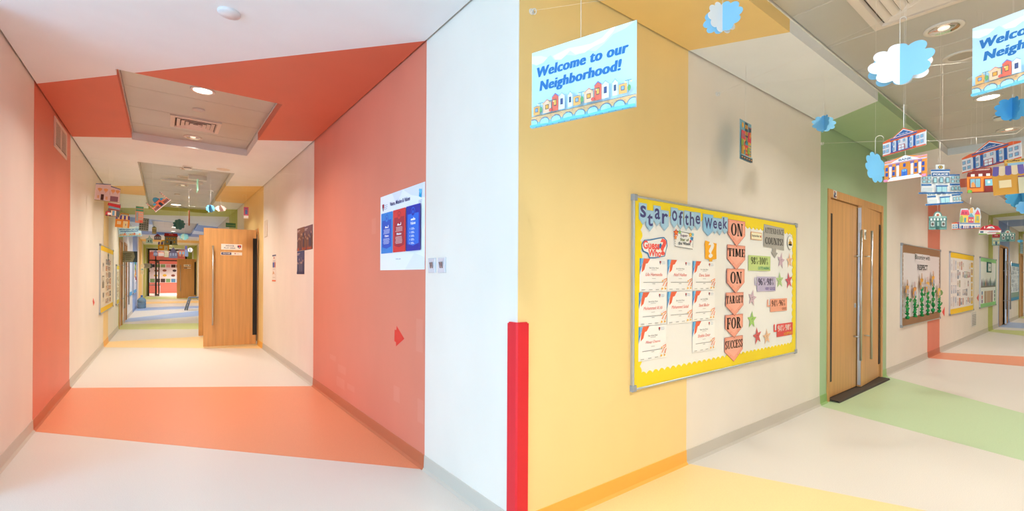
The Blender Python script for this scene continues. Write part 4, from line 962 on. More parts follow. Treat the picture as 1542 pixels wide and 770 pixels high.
for i, (x, z, c) in enumerate([(0.0, 1.10, '4f9a4a'), (0.1, 1.0, 'e0b83a'), (-0.1, 0.93, '6aa84a'), (0.15, 0.86, 'e8912c'), (0.2, 0.74, 'e8912c'), (-0.2, 0.66, 'f0b23a'), (0.5, 0.55, 'b52f3c'), (0.4, 0.42, 'f2efec'), (0.7, 0.48, 'b52f3c')]):
    part('fruit_cutout', o, lambda q: q.prism_y([(a, b) for a, b in circ(x, z, 0.16, 0.075, 12)], -0.03, -0.0127, mat(c)))
# papers on the second wooden door
for k in range(6):
    mw = FR['L'] @ Matrix.Translation((16.95 + 0.1 * (k % 2), 0.004, 0.55 + 0.22 * k))
    sheet('door_paper', [(0.1, 0), (0.9, 0.1), (1, 0.9), (0.5, 1), (0, 0.8)], 0.30, 0.17, 0.001, mw, ('e8e6ea', 'd9dde6', 'f0ecec')[k % 3], 'white paper cut-out taped to the second wooden door, %s' % ('lowest of six', 'second from the bottom', 'third from the bottom', 'third from the top', 'second from the top', 'topmost of six')[k], 'paper', 'papers on the second wooden door')
# display in the coral room
bd = empty('photo_display', (0.5, AEND + 5.49, 0.75), 'photo collage display on the coral wall beyond the glazed door', 'display')
part('backing', bd, lambda q: q.box(-1.7, 1.7, -0.02, 0, 0, 1.35, mat('e8eaec')))
r = random.Random(5)
for i in range(11):
    for z, hh in ((0.02, 0.26), (1.1, 0.22)):
        x = -1.6 + i * 0.3
        part('photo', bd, lambda q: q.box(x, x + 0.26, -0.026, -0.02, z, z + hh, mat(r.choice(['5b8fb8', 'c98a5a', '3f4a55', 'a9cbe0', 'd8a0a0', '7aa06a', '4a3a35']))))
for i in range(14):
    x, z = -1.5 + 0.5 * (i % 7) + 0.1 * r.random(), 0.45 + 0.35 * (i // 7) + 0.08 * r.random()
    part('photo', bd, lambda q: q.prism_y([(x + a, z + b) for a, b in circ(0, 0, 0.12, 0.09, 10)], -0.027, -0.02, mat(r.choice(['6a4a3f', '8a5a4a', '3f3a45', 'd9b23a', '9aa8b5']))))
tb = empty('small_table', (-0.55, AEND + 4.0, 0), 'small table with thin legs in the coral room', 'table')
part('top', tb, lambda q: q.box(-0.35, 0.35, -0.3, 0.3, 0.58, 0.62, mat('5a6670')))
for x in (-0.32, 0.32):
    for y in (-0.27, 0.27):
        part('leg', tb, lambda q: q.tube([(x, y, 0), (x, y, 0.58)], 0.018, mat('b9c0c6', 0.4, 0.5), 6))

# ------------------------------------------------------------------ posters and cards on the first corridor's walls
vp_mw, vw, vh = pin('R', (573, 287, 641, 404), 0.002)
vw = 0.81; vh = 0.605
mw = FR['R'] @ Matrix.Translation((-3.255, -0.002, 1.375))
col = lambda x0, c, ci: [('p', c, [(x0, 0.27), (x0 + 0.29, 0.27), (x0 + 0.29, 0.75), (x0, 0.75)])]
it = [('p', 'dfe4f2', [(0.55, 1), (1, 1), (1, 0.82), (0.72, 0.9)]), ('p', 'e2e6f3', [(0.3, 1), (0.55, 1), (0.4, 0.84)]), ('p', 'e6e9f4', [(0.6, 0), (1, 0), (1, 0.14), (0.8, 0.2)])]
it += shield(0.05, 0.79, 0.05, 0.10) + [('r', 'a7b0c6', 0.115, 0.865, 0.19, 0.872), ('r', 'a7b0c6', 0.115, 0.84, 0.19, 0.847), ('r', 'a7b0c6', 0.115, 0.815, 0.18, 0.822)]
it += [('t', '2f3578', 'Vision, Mission & Values', 0.25, 0.83, 0.71, 0.89, 'bold')]
it += [('p', '2f9fd0', [(0.89, 0.85), (0.94, 0.83), (0.95, 0.92), (0.9, 0.94)]), ('p', '6fc4e4', [(0.885, 0.93), (0.95, 0.93), (0.95, 0.90), (0.92, 0.87)]), ('r', 'a7b0c6', 0.885, 0.80, 0.95, 0.806), ('r', 'a7b0c6', 0.885, 0.782, 0.94, 0.788)]
for x0, c, ci, ar, en in ((0.035, '3a86d4', '2f58c0', '\uFE94\uFEF3\uFEC5\uFEAE\uFEDF\uFE8D', 'Vision'), (0.345, 'da3d3b', 'ab3240', '\uFE94\uFEDF\uFE8E\uFEB3\uFEAE\uFEDF\uFE8D', 'Mission'), (0.655, '2b35a4', '2f6fd8', '\uFEE2\uFEF4\uFED8\uFEDF\uFE8D', 'Values')):
    it += [('r', c, x0, 0.225, x0 + 0.285, 0.765), ('p', ci, [(x0 + 0.03, 0.31), (x0 + 0.142, 0.285), (x0 + 0.255, 0.31), (x0 + 0.255, 0.665), (x0 + 0.03, 0.665)])]
    it += [('e', ci, x0 + 0.142, 0.685, 0.042, 0.055), ('e', c, x0 + 0.142, 0.685, 0.034, 0.045), ('e', ci, x0 + 0.142, 0.685, 0.014, 0.02)]
    if en == 'Values':
        it += [('t', 'f2f3fb', en, x0 + 0.09, 0.535, x0 + 0.195, 0.57, 'fat'), ('p', 'f2f3fb', [(x0 + 0.1, 0.585), (x0 + 0.19, 0.585), (x0 + 0.19, 0.605), (x0 + 0.165, 0.605), (x0 + 0.165, 0.62), (x0 + 0.15, 0.62), (x0 + 0.15, 0.605), (x0 + 0.1, 0.605)])]
        for k in range(5):
            it += [('e', 'a9c6f2', x0 + 0.085, 0.488 - 0.043 * k, 0.007, 0.012), ('r', 'dfe8fa', x0 + 0.11, 0.49 - 0.043 * k, x0 + 0.165, 0.497 - 0.043 * k), ('r', 'dfe8fa', x0 + 0.11, 0.476 - 0.043 * k, x0 + 0.18, 0.483 - 0.043 * k)]
    else:
        it += [('p', 'f2f3fb', [(x0 + 0.1, 0.56), (x0 + 0.19, 0.56), (x0 + 0.19, 0.595), (x0 + 0.18, 0.595), (x0 + 0.175, 0.572), (x0 + 0.14, 0.572), (x0 + 0.135, 0.585), (x0 + 0.11, 0.585)]), ('t', 'f2f3fb', en, x0 + 0.09, 0.44, x0 + 0.195, 0.47, 'fat')]
        it += lines('cfdaf5' if en == 'Vision' else 'f0d0cf', x0 + 0.06, x0 + 0.225, 0.54, 4, 0.016, 0.006) + lines('cfdaf5' if en == 'Vision' else 'f0d0cf', x0 + 0.06, x0 + 0.225, 0.42, 6 if en == 'Mission' else 5, 0.016, 0.006)
it += [('t', '6a7088', 'mis.ae', 0.44, 0.13, 0.55, 0.148)]
sheet('vision_poster', SQ, vw, vh, 0.003, mw, 'eef1f8', 'white poster headed Vision, Mission and Values on the salmon wall', 'poster', None, it)
def city(seed, c0, c1, accent):
    r = random.Random(seed)
    it = [('r', c0, 0, 0, 1, 1), ('r', c1, 0, 0.6, 1, 1)]
    for k in range(9):
        x = k / 9 + 0.01; hh = 0.35 + 0.45 * r.random()
        it.append(('r', r.choice(['8a5a44', '6a4a48', '9a6a50', '5a4a5c', '4c4258']) if accent else r.choice(['5a5a78', '4a4a6c', '6f6a80', '3f4468']), x, 0.1, x + 0.09, hh))
    for k in range(7):
        x = 0.08 + 0.13 * k; z = 0.45 + 0.25 * r.random()
        it.append(('e', 'e8c0a0', x, z, 0.025, 0.05))
    it += [('r', 'e0c9c4', 0.06, 0.88, 0.45, 0.905), ('r', 'e0c9c4', 0.06, 0.83, 0.35, 0.85)]
    for k in range(8):
        it.append(('p', r.choice(['d8603c', 'e0784c', '6a4a70']) if accent else '2f3564', [(k / 8, 0.02), (k / 8 + 0.1, 0.02), (k / 8 + 0.05, 0.16)]))
    return it
for a, b, z0, z1, c0, c1, acc, lb in ((-6.63, -6.235, 1.655, 1.955, '7a5040', '8a6050', True, 'brownish city poster, upper of the pair and farther from the salmon band'), (-6.23, -5.83, 1.65, 1.95, '6a4a4c', '7a5a62', True, 'dusky city poster touching the salmon band'), (-6.63, -6.235, 1.345, 1.65, '585070', '454a72', False, 'bluish city poster below the brownish one')):
    mw = FR['R'] @ Matrix.Translation(((a + b) / 2, -0.0025, z0))
    sheet('city_poster', SQ, b - a, z1 - z0, 0.0012, mw, c0, lb, 'poster', 'city posters', city(int(a * 100) + int(z0 * 10), c0, c1, acc))
mw, w, h = pin('R', (410, 384, 415.6, 424), 0.002)
sheet('info_poster', SQ, w, h, 0.0015, mw, 'eadbd0', 'narrow white info poster with an orange foot near the open door', 'poster', None,
      [('r', '5a5f80', 0, 0.95, 1, 1), ('r', 'c24a3e', 0.4, 0.84, 0.6, 0.93), ('r', '9a8a94', 0.2, 0.76, 0.8, 0.78), ('r', '3f4a8a', 0.15, 0.52, 0.38, 0.72), ('r', '6a8ad0', 0.4, 0.52, 0.6, 0.72), ('r', 'd0603c', 0.62, 0.52, 0.86, 0.72), ('r', 'b8a8a0', 0.2, 0.46, 0.8, 0.475), ('p', 'd8a070', [(0.15, 0.25), (0.5, 0.3), (0.85, 0.24), (0.3, 0.4)]), ('r', 'c0b0a6', 0.15, 0.14, 0.85, 0.16), ('r', 'd9622c', 0, 0, 1, 0.05)])

# ------------------------------------------------------------------ bottle and stool on the far floor
bo = empty('water_bottle', (-0.70, 23.1, 0), 'large blue plastic water bottle standing by the corridor wall', 'bottle')
pb = bpy.data.materials.new('blue_plastic'); pb.use_nodes = True
pn = pb.node_tree.nodes['Principled BSDF']; pn.inputs['Base Color'].default_value = (*lin('9fc3d8'), 1); pn.inputs['Roughness'].default_value = 0.15; pn.inputs['Transmission Weight'].default_value = 0.6; pn.inputs['IOR'].default_value = 1.2
part('body', bo, lambda q: q.lathe([(0.0005, 0), (0.12, 0.0), (0.136, 0.02), (0.136, 0.10), (0.128, 0.115), (0.136, 0.13), (0.136, 0.20), (0.128, 0.215), (0.136, 0.23), (0.136, 0.32), (0.11, 0.375), (0.06, 0.41), (0.035, 0.43), (0.03, 0.46)], pb, 24))
part('cap', bo, lambda q: q.lathe([(0.035, 0.455), (0.036, 0.50), (0.03, 0.51), (0.0005, 0.51)], mat('3f6fb0', 0.4, 0, 0.4, 'plastic'), 18))
st = empty('step_stool', (0.90, 20.95, 0), 'grey folding step stool peeking out behind the open door', 'stool')
gs = mat('7d868c', 0.45, 0.2, 0.4, 'plastic')
part('top', st, lambda q: q.bbox(-0.17, 0.25, -0.15, 0.15, 0.46, 0.50, gs, 0.008))
for x0, x1 in ((-0.16, -0.28), (-0.10, -0.22)):
    for y in (-0.13, 0.13):
        part('leg', st, lambda q: q.tube([(x1, y, 0.0), (x0, y, 0.47)], 0.02, gs, 6))
for y in (-0.13, 0.13):
    part('leg', st, lambda q: q.tube([(0.34, y, 0.0), (0.22, y, 0.47)], 0.02, gs, 6))
for z, x in ((0.12, -0.22), (0.24, -0.19), (0.36, -0.165)):
    part('rung', st, lambda q: q.tube([(x, -0.13, z), (x, 0.13, z)], 0.014, gs, 6))

# ------------------------------------------------------------------ hanging paper decorations
def wins(c, xs, zs, w, h, pane=None):
    out = []
    for x in xs:
        for z in zs:
            out.append(('r', c, x - w / 2, z - h / 2, x + w / 2, z + h / 2))
            if pane: out.append(('r', pane, x - w * 0.34, z - h * 0.36, x + w * 0.34, z + h * 0.36))
    return out
def d_museum():
    o = [(0, 0), (1, 0), (1, 0.62), (0.86, 0.70), (0.74, 0.72), (0.5, 1.0), (0.26, 0.72), (0.14, 0.70), (0, 0.62)]
    it = [('r', 'ececf0', 0.005, 0.02, 0.995, 0.56), ('p', 'e2683f', [(0, 0.56), (1, 0.56), (1, 0.62), (0.86, 0.70), (0.14, 0.70), (0, 0.62)]),
          ('r', 'e2683f', 0, 0, 1, 0.05), ('p', 'e2683f', [(0.2, 0.66), (0.8, 0.66), (0.5, 1.0)]), ('p', 'efeff2', [(0.25, 0.68), (0.75, 0.68), (0.5, 0.95)]), ('p', '3264a8', [(0.29, 0.70), (0.71, 0.70), (0.5, 0.91)]),
          ('r', '3264a8', 0.19, 0.61, 0.81, 0.66), ('t', 'c8d4ea', 'MUSEUM', 0.40, 0.73, 0.60, 0.78, 'bold')]
    for x in (0.235, 0.365, 0.635, 0.765):
        it += [('r', '2f60a6', x - 0.025, 0.05, x + 0.025, 0.56), ('r', 'e2683f', x - 0.04, 0.53, x + 0.04, 0.58), ('r', 'e2683f', x - 0.04, 0.03, x + 0.04, 0.08)]
    it += wins('9a8fae', (0.055, 0.145, 0.855, 0.945), (0.18, 0.40), 0.062, 0.14, '8cc0dc') + wins('9a8fae', (0.30, 0.70), (0.18, 0.40), 0.055, 0.13, '8cc0dc') + wins('9a8fae', (0.44, 0.56), (0.44,), 0.055, 0.12, '8cc0dc')
    it += [('r', 'b5485a', 0.42, 0.05, 0.58, 0.28), ('r', 'dfe6ee', 0.435, 0.05, 0.495, 0.26), ('r', 'dfe6ee', 0.505, 0.05, 0.565, 0.26), ('r', 'b5485a', 0.42, 0.14, 0.58, 0.16), ('r', '3264a8', 0.25, 0.02, 0.75, 0.05)]
    return o, it, 'ececf0'
def d_bank():
    o = [(0, 0), (1, 0), (1, 0.16), (0.985, 0.74), (1, 0.88), (0.86, 0.88), (0.5, 1.0), (0.14, 0.88), (0, 0.88), (0.015, 0.74), (0, 0.16)]
    it = [('r', 'ea943c', 0.0, 0.14, 1, 0.80), ('r', 'ea943c', 0, 0.80, 1, 0.88), ('r', 'd79ab8', 0, 0.83, 1, 0.87), ('r', 'cbb8cc', 0, 0.72, 1, 0.78), ('p', 'f0f0f2', [(0.15, 0.76), (0.85, 0.76), (0.5, 1.0)]), ('r', 'd79ab8', 0.13, 0.73, 0.87, 0.76),
          ('t', '3f4d7c', 'BANK', 0.35, 0.79, 0.66, 0.88, 'bold')]
    for x in (0.15, 0.33, 0.67, 0.85):
        it += [('r', 'eeeef2', x - 0.03, 0.14, x + 0.03, 0.68), ('r', '39549e', x - 0.045, 0.62, x + 0.045, 0.70), ('r', 'c890b4', x - 0.045, 0.65, x + 0.045, 0.67), ('r', '39549e', x - 0.04, 0.13, x + 0.04, 0.165)]
    it += wins('2d4fa0', (0.07, 0.24, 0.76, 0.93), (0.30, 0.52), 0.06, 0.15) + wins('2d4fa0', (0.5,), (0.58,), 0.06, 0.14)
    it += [('r', '3f6fc0', 0.43, 0.14, 0.57, 0.36), ('e', '3f6fc0', 0.5, 0.36, 0.07, 0.07), ('e', '7fb8e0', 0.5, 0.36, 0.05, 0.05), ('r', '2d4fa0', 0.495, 0.14, 0.505, 0.42)]
    it += [('r', 'eeeef2', 0.1, 0.0, 0.9, 0.045), ('r', 'dcdce4', 0.13, 0.045, 0.87, 0.09), ('r', 'eeeef2', 0.16, 0.09, 0.84, 0.14), ('r', 'd88cae', 0, 0, 0.1, 0.1), ('r', 'd88cae', 0.9, 0, 1, 0.1)]
    return o, it, 'ea943c'
def d_police():
    o = [(0, 0.06), (0, 0.0), (1, 0.0), (1, 0.06), (0.94, 0.06), (0.94, 0.66), (0.71, 0.66), (0.71, 0.82), (0.6, 0.82), (0.6, 1.0), (0.4, 1.0), (0.4, 0.82), (0.29, 0.82), (0.29, 0.66), (0.06, 0.66), (0.06, 0.06)]
    it = [('r', 'e6ebee', 0.06, 0.04, 0.94, 0.66), ('r', 'eef1f3', 0.29, 0.04, 0.71, 0.82), ('r', '3a74b4', 0, 0, 1, 0.055), ('r', '3a74b4', 0.06, 0.61, 0.29, 0.66), ('r', '3a74b4', 0.71, 0.61, 0.94, 0.66), ('r', '3a74b4', 0.28, 0.77, 0.72, 0.83),
          ('r', '3a74b4', 0.06, 0.28, 0.29, 0.34), ('r', '3a74b4', 0.71, 0.28, 0.94, 0.34), ('r', '3a6aa6', 0.3, 0.60, 0.7, 0.73), ('t', 'e8eef4', 'POLICE', 0.33, 0.63, 0.67, 0.70, 'fat'), ('e', '3c4a6a', 0.5, 0.91, 0.055, 0.06), ('e', 'e6c23a', 0.5, 0.91, 0.04, 0.045), ('e', '3c4a6a', 0.5, 0.91, 0.02, 0.024)]
    it += wins('5c7a86', (0.12, 0.23, 0.77, 0.88), (0.42, 0.54), 0.085, 0.09, '9fd0e0') + wins('5c7a86', (0.36, 0.5, 0.64), (0.46,), 0.09, 0.20, '9fd0e0') + wins('5c7a86', (0.75, 0.825, 0.9), (0.17,), 0.055, 0.14, '9fd0e0')
    it += [('r', '5a8fbe', 0.38, 0.055, 0.62, 0.25), ('r', 'a9dbe8', 0.39, 0.055, 0.495, 0.23), ('r', 'a9dbe8', 0.505, 0.055, 0.61, 0.23), ('r', '3a74b4', 0.36, 0.24, 0.64, 0.28), ('r', 'c9d8e2', 0.07, 0.06, 0.28, 0.2)]
    return o, it, 'e6ebee'
def d_shop(wall='f09a3c', aw='5f4a9a', aw2='f3d9a8', roof=True, text=None, sign='f2c14a', door='f0dfae'):
    o = [(0, 0), (1, 0), (1, 0.6), (0.97, 0.82), (0.9, 0.84), (0.9, 1.0), (0.3, 1.0), (0.3, 0.84), (0.03, 0.82), (0, 0.6)]
    it = [('r', wall, 0, 0, 1, 0.66), ('r', sign, 0.3, 0.9, 0.9, 1.0), ('r', '9cc2d8', 0.36, 0.83, 0.84, 0.9)]
    for k in range(7):
        c = aw if k % 2 == 0 else aw2
        x = k / 7
        it += [('p', c, [(x, 0.6), (x + 1 / 7, 0.6), (0.5 + (x + 1 / 7 - 0.5) * 0.94, 0.83), (0.5 + (x - 0.5) * 0.94, 0.83)]), ('e', c, x + 1 / 14, 0.6, 1 / 14, 0.045)]
    it += [('r', 'f3dcae', 0.12, 0.2, 0.4, 0.42), ('r', 'd8c48e', 0.125, 0.205, 0.135, 0.415), ('r', door, 0.55, 0.0, 0.88, 0.46), ('r', aw, 0.72, 0.14, 0.76, 0.28), ('r', '6a4f94', 0.55, 0.48, 0.9, 0.505)]
    if text: it += [('t', '4a2f22', text, 0.33, 0.92, 0.87, 0.985, 'bold')]
    return o, it, wall
def d_supermarket():
    o = [(0, 0), (1, 0), (1, 0.70), (0.97, 0.86), (0.84, 0.86), (0.8, 1.0), (0.22, 1.0), (0.17, 0.86), (0.03, 0.82), (0, 0.70)]
    it = [('r', 'e8893a', 0, 0.03, 1, 0.7), ('r', '8a3030', 0, 0, 1, 0.04), ('p', '7a2b2b', [(0, 0.70), (1, 0.70), (0.97, 0.86), (0.84, 0.86), (0.8, 1.0), (0.22, 1.0), (0.17, 0.86), (0.03, 0.84)]), ('t', 'e6cfc8', 'SUPERMARKET', 0.28, 0.90, 0.76, 0.96, 'fat')]
    for k in range(8): it.append(('r', 'f0ece6' if k % 2 else '7a2b2b', k / 8, 0.66, k / 8 + 0.125, 0.76))
    it += [('r', '8a3f36', 0.08, 0.2, 0.44, 0.58), ('r', '7fb8cc', 0.1, 0.22, 0.42, 0.56), ('p', 'e09a5a', [(0.12, 0.22), (0.3, 0.22), (0.2, 0.45), (0.13, 0.4)]), ('r', '8a3f36', 0.25, 0.2, 0.265, 0.58), ('r', '8a3030', 0.55, 0.04, 0.85, 0.56), ('r', '7fc0d4', 0.58, 0.26, 0.82, 0.52), ('r', 'eeeae2', 0.66, 0.36, 0.74, 0.46), ('e', '6fae4a', 0.06, 0.05, 0.09, 0.08)]
    return o, it, 'e8893a'
def d_house():
    o = [(0, 0), (1, 0), (1, 0.80), (0.6, 0.90), (0.6, 1.0), (0, 0.94)]
    it = [('p', 'e8cfd0', [(0, 0.03), (1, 0.03), (1, 0.78), (0.6, 0.88), (0.6, 0.96), (0, 0.90)]), ('p', '4a5f9a', [(0, 0.90), (0.6, 0.965), (0.6, 1.0), (0, 0.94)]), ('p', '4a5f9a', [(0.6, 0.855), (1, 0.76), (1, 0.80), (0.6, 0.90)]), ('r', 'a89a6a', 0, 0, 1, 0.04)]
    for x in (0.18, 0.42, 0.71, 0.90): it += [('e', 'e6a36e', x, 0.66, 0.09, 0.06), ('r', 'e6a36e', x - 0.015, 0.48, x + 0.015, 0.66), ('e', 'e6a36e', x, 0.6, 0.07, 0.05)]
    it += [('r', '4a1f1a', 0.24, 0.06, 0.36, 0.38), ('r', '8f6070', 0.62, 0.05, 0.94, 0.34), ('r', 'e6ae86', 0.1, 0.14, 0.18, 0.3), ('r', 'e6ae86', 0.43, 0.1, 0.52, 0.28), ('r', 'f2dfe0', 0.0, 0.05, 0.03, 0.88), ('r', 'c09a9a', 0.585, 0.4, 0.6, 0.6)]
    return o, it, 'e8cfd0'
def d_fire():
    o = [(0.0, 0.05), (0.95, 0.0), (0.96, 0.4), (1.0, 0.45), (1, 0.85), (0.8, 0.98), (0.25, 1.0), (0.2, 0.62), (0.15, 0.4), (0.0, 0.3)]
    it = [('p', 'e8d4cc', [(0.25, 0.9), (1, 0.86), (0.8, 0.98), (0.25, 1.0)]), ('p', 'b5302c', [(0.3, 0.96), (0.9, 0.93), (0.8, 0.98), (0.3, 1.0)]), ('p', 'b8272a', [(0.12, 0.72), (1, 0.6), (1, 0.78), (0.15, 0.9)]), ('p', '7a9aa8', [(0.2, 0.55), (0.95, 0.48), (0.95, 0.6), (0.2, 0.7)]),
          ('p', '9a3f38', [(0.2, 0.46), (0.95, 0.38), (0.95, 0.48), (0.2, 0.54)]), ('r', '6a5a56', 0.2, 0.08, 0.95, 0.44), ('r', 'e0c4a0', 0.38, 0.08, 0.72, 0.42), ('r', '6a9ab8', 0.46, 0.1, 0.62, 0.4), ('r', '5a6468', 0.76, 0.05, 0.92, 0.36), ('p', 'c4484a', [(0.0, 0.08), (0.3, 0.06), (0.3, 0.32), (0.08, 0.34), (0.0, 0.2)]), ('r', 'efe6e4', 0.16, 0.12, 0.4, 0.26), ('e', '3f3636', 0.1, 0.08, 0.05, 0.05), ('e', '3f3636', 0.32, 0.07, 0.05, 0.05)]
    return o, it, '8a6a60'
def d_tower(body='c2785a', top='3f7a5a', win='7f8f92'):
    it = [('r', body, 0, 0, 1, 1), ('r', top, 0.02, 0.86, 0.98, 0.99), ('r', top, 0.02, 0.70, 0.98, 0.82), ('r', win, 0.1, 0.12, 0.36, 0.64)] + wins('e6d0b8', (0.5, 0.68, 0.86), (0.25, 0.42, 0.58), 0.12, 0.10, '5a6a70') + [('r', 'c4463a', 0.6, 0.04, 0.9, 0.16)]
    return SQ, it, body
def d_block(body='8a949a', win='4a545c', hi='c8d0d4', cols=4, rows=5):
    it = [('r', body, 0, 0, 1, 1), ('r', win, 0, 0.95, 1, 1)]
    for k in range(rows):
        z = 0.12 + 0.82 * k / rows
        it += [('r', hi, 0.04, z - 0.06, 0.96, z - 0.03)] + wins(win, [0.15 + 0.7 * i / (cols - 1) for i in range(cols)], (z + 0.04,), 0.11, 0.12)
    return SQ, it, body
def d_banner():
    it = [('r', 'bfe2f5', 0, 0, 1, 1), ('p', 'd9eefa', [(0, 0.90), (0.12, 0.86), (0.2, 0.90), (0.24, 0.82), (0.3, 0.80), (0.36, 0.84), (0.45, 0.80), (0.56, 0.82), (0.64, 0.78), (0.72, 0.84), (0.8, 0.92), (0.9, 0.94), (1, 1), (0, 1)]),
          ('p', 'eef6fc', [(0.0, 0.86), (0.05, 0.82), (0.12, 0.83), (0.17, 0.88), (0.1, 0.93), (0, 0.96)]), ('p', 'f3f9fd', [(0.22, 0.88), (0.25, 0.82), (0.31, 0.80), (0.36, 0.84), (0.40, 0.88), (0.45, 0.81), (0.54, 0.80), (0.62, 0.84), (0.72, 0.86), (0.80, 0.95), (0.82, 1.0), (0.78, 1.0), (0.7, 0.92), (0.6, 0.89), (0.5, 0.90), (0.38, 0.92), (0.3, 0.90)]),
          ('t', '2f73b4', 'Welcome to our', 0.06, 0.655, 0.93, 0.785, 'didone'), ('t', '2f73b4', 'Neighborhood!', 0.09, 0.43, 0.87, 0.60, 'didone')]
    it += [('r', '8fd4e6', 0, 0, 1, 0.07), ('p', 'f2c48e', [(0, 0.07), (1, 0.07), (1, 0.145), (0, 0.155)]), ('r', '7a5a5a', 0, 0.148, 1, 0.152)]
    for k in range(9):
        x = 0.02 + k * 0.12; it += [('e', '7a8fa0', x, 0.055, 0.052, 0.065), ('e', 'b4e0f2', x, 0.05, 0.046, 0.056)]
    for k in range(26):
        it.append(('r', 'ea9a62', 0.02 + 0.037 * k, 0.105 + 0.02 * ((k * 7) % 3 - 1) * 0.6, 0.032 + 0.037 * k, 0.112 + 0.02 * ((k * 7) % 3 - 1) * 0.6))
    it += [('p', '6fc4dc', [(0, 0), (1, 0), (1, 0.03), (0.8, 0.04), (0.6, 0.025), (0.4, 0.04), (0.2, 0.02), (0, 0.035)])]
    for x0 in (-0.02, 0.40, 0.82):
        for dx, w, h, c, rc, win in ((0.0, 0.045, 0.12, 'e4f2fb', '8fb8d8', '4a5a7a'), (0.055, 0.07, 0.085, 'f0b46a', '5a8ac0', '8fb0e0'), (0.16, 0.085, 0.10, 'f0c8a8', 'd98a7a', 'e8a84a'), (0.255, 0.065, 0.14, 'e8705a', '6a78c0', 'f0b85a'), (0.325, 0.06, 0.13, 'e4f2fb', '9ab8e0', '4a5a8a')):
            x = x0 + dx; h *= 1.3
            if x < 0: continue
            if x + w > 1: continue
            it += [('r', c, x, 0.15, x + w, 0.15 + h), ('p', rc, [(x - 0.004, 0.15 + h), (x + w + 0.004, 0.15 + h), (x + w / 2, 0.15 + h + (0.045 if dx != 0.055 else 0.012))]), ('p', c, [(x + 0.006, 0.15 + h), (x + w - 0.006, 0.15 + h), (x + w / 2, 0.15 + h + (0.03 if dx != 0.055 else 0.004))]), ('r', '5a4a5a', x + w * 0.28, 0.15 + h * 0.35, x + w * 0.72, 0.15 + h * 0.8), ('r', win, x + w * 0.33, 0.15 + h * 0.4, x + w * 0.67, 0.15 + h * 0.75)]
        for lx in (0.135, 0.25):
            x = x0 + lx
            if 0 < x < 0.98: it += [('r', '4f7a8a', x, 0.15, x + 0.004, 0.29), ('r', '4f7a8a', x - 0.025, 0.285, x + 0.029, 0.292), ('e', 'e8d49a', x - 0.023, 0.272, 0.007, 0.012), ('e', 'e8d49a', x + 0.027, 0.272, 0.007, 0.012)]
        if 0.02 < x0 + 0.13 < 1: it += [('e', '6fa86a', x0 + 0.145, 0.2, 0.014, 0.035), ('e', 'e0645a', x0 + 0.245, 0.17, 0.016, 0.022)]
    return SQ, it, 'bfe2f5'
def d_town():
    it = [('r', '7fb0c4', 0, 0, 1, 1), ('e', 'e8aa3a', 0.24, 0.88, 0.075, 0.07), ('r', '40566a', 0.42, 0.2, 0.68, 0.98), ('r', '4a5f70', 0.74, 0.15, 0.99, 0.90), ('r', 'b5485a', 0.72, 0.88, 1, 0.90)]
    it += wins('e8aa4a', (0.49, 0.61), (0.56, 0.70, 0.87), 0.09, 0.10) + wins('e8b45a', (0.92,), (0.72,), 0.07, 0.13) + wins('6fa8b0', (0.81, 0.92), (0.5, 0.35), 0.06, 0.12)
    it += [('r', 'e8b04a', 0.1, 0.14, 0.42, 0.52), ('p', 'd8485a', [(0.08, 0.52), (0.45, 0.52), (0.42, 0.74), (0.1, 0.74)]), ('r', 'e8b04a', 0.66, 0.12, 0.92, 0.50), ('p', 'd8485a', [(0.64, 0.50), (0.94, 0.50), (0.88, 0.76), (0.68, 0.76)]), ('r', 'd8485a', 0.40, 0.12, 0.68, 0.40), ('p', '4f9aa0', [(0.38, 0.40), (0.70, 0.40), (0.60, 0.46), (0.54, 0.62), (0.48, 0.46)])]
    it += wins('5f8f9a', (0.19, 0.35), (0.62,), 0.06, 0.10) + wins('5f8f9a', (0.74, 0.84), (0.20, 0.27, 0.34, 0.41), 0.08, 0.04) + wins('f0b84a', (0.48, 0.6), (0.20, 0.29), 0.08, 0.06) + [('r', 'e8a03a', 0.75, 0.6, 0.82, 0.70), ('r', '4f9aa8', 0.28, 0.14, 0.38, 0.26), ('r', 'c43f50', 0.28, 0.34, 0.34, 0.46), ('r', '6f9aa8', 0.2, 0.36, 0.25, 0.48)]
    it += [('e', '9ab04a', 0.12, 0.42, 0.10, 0.10), ('r', '5a5a40', 0.10, 0.1, 0.13, 0.36), ('e', '8aa84a', 0.64, 0.26, 0.09, 0.10), ('r', '5a5a40', 0.63, 0.1, 0.66, 0.2), ('r', '9ac0cc', 0, 0.10, 1, 0.125), ('r', '4f5a66', 0, 0.0, 1, 0.10)]
    it += [('e', 'e8a84a', 0.1 + 0.2 * k, 0.05, 0.05, 0.016) for k in range(5)]
    return SQ, it, '7fb0c4'
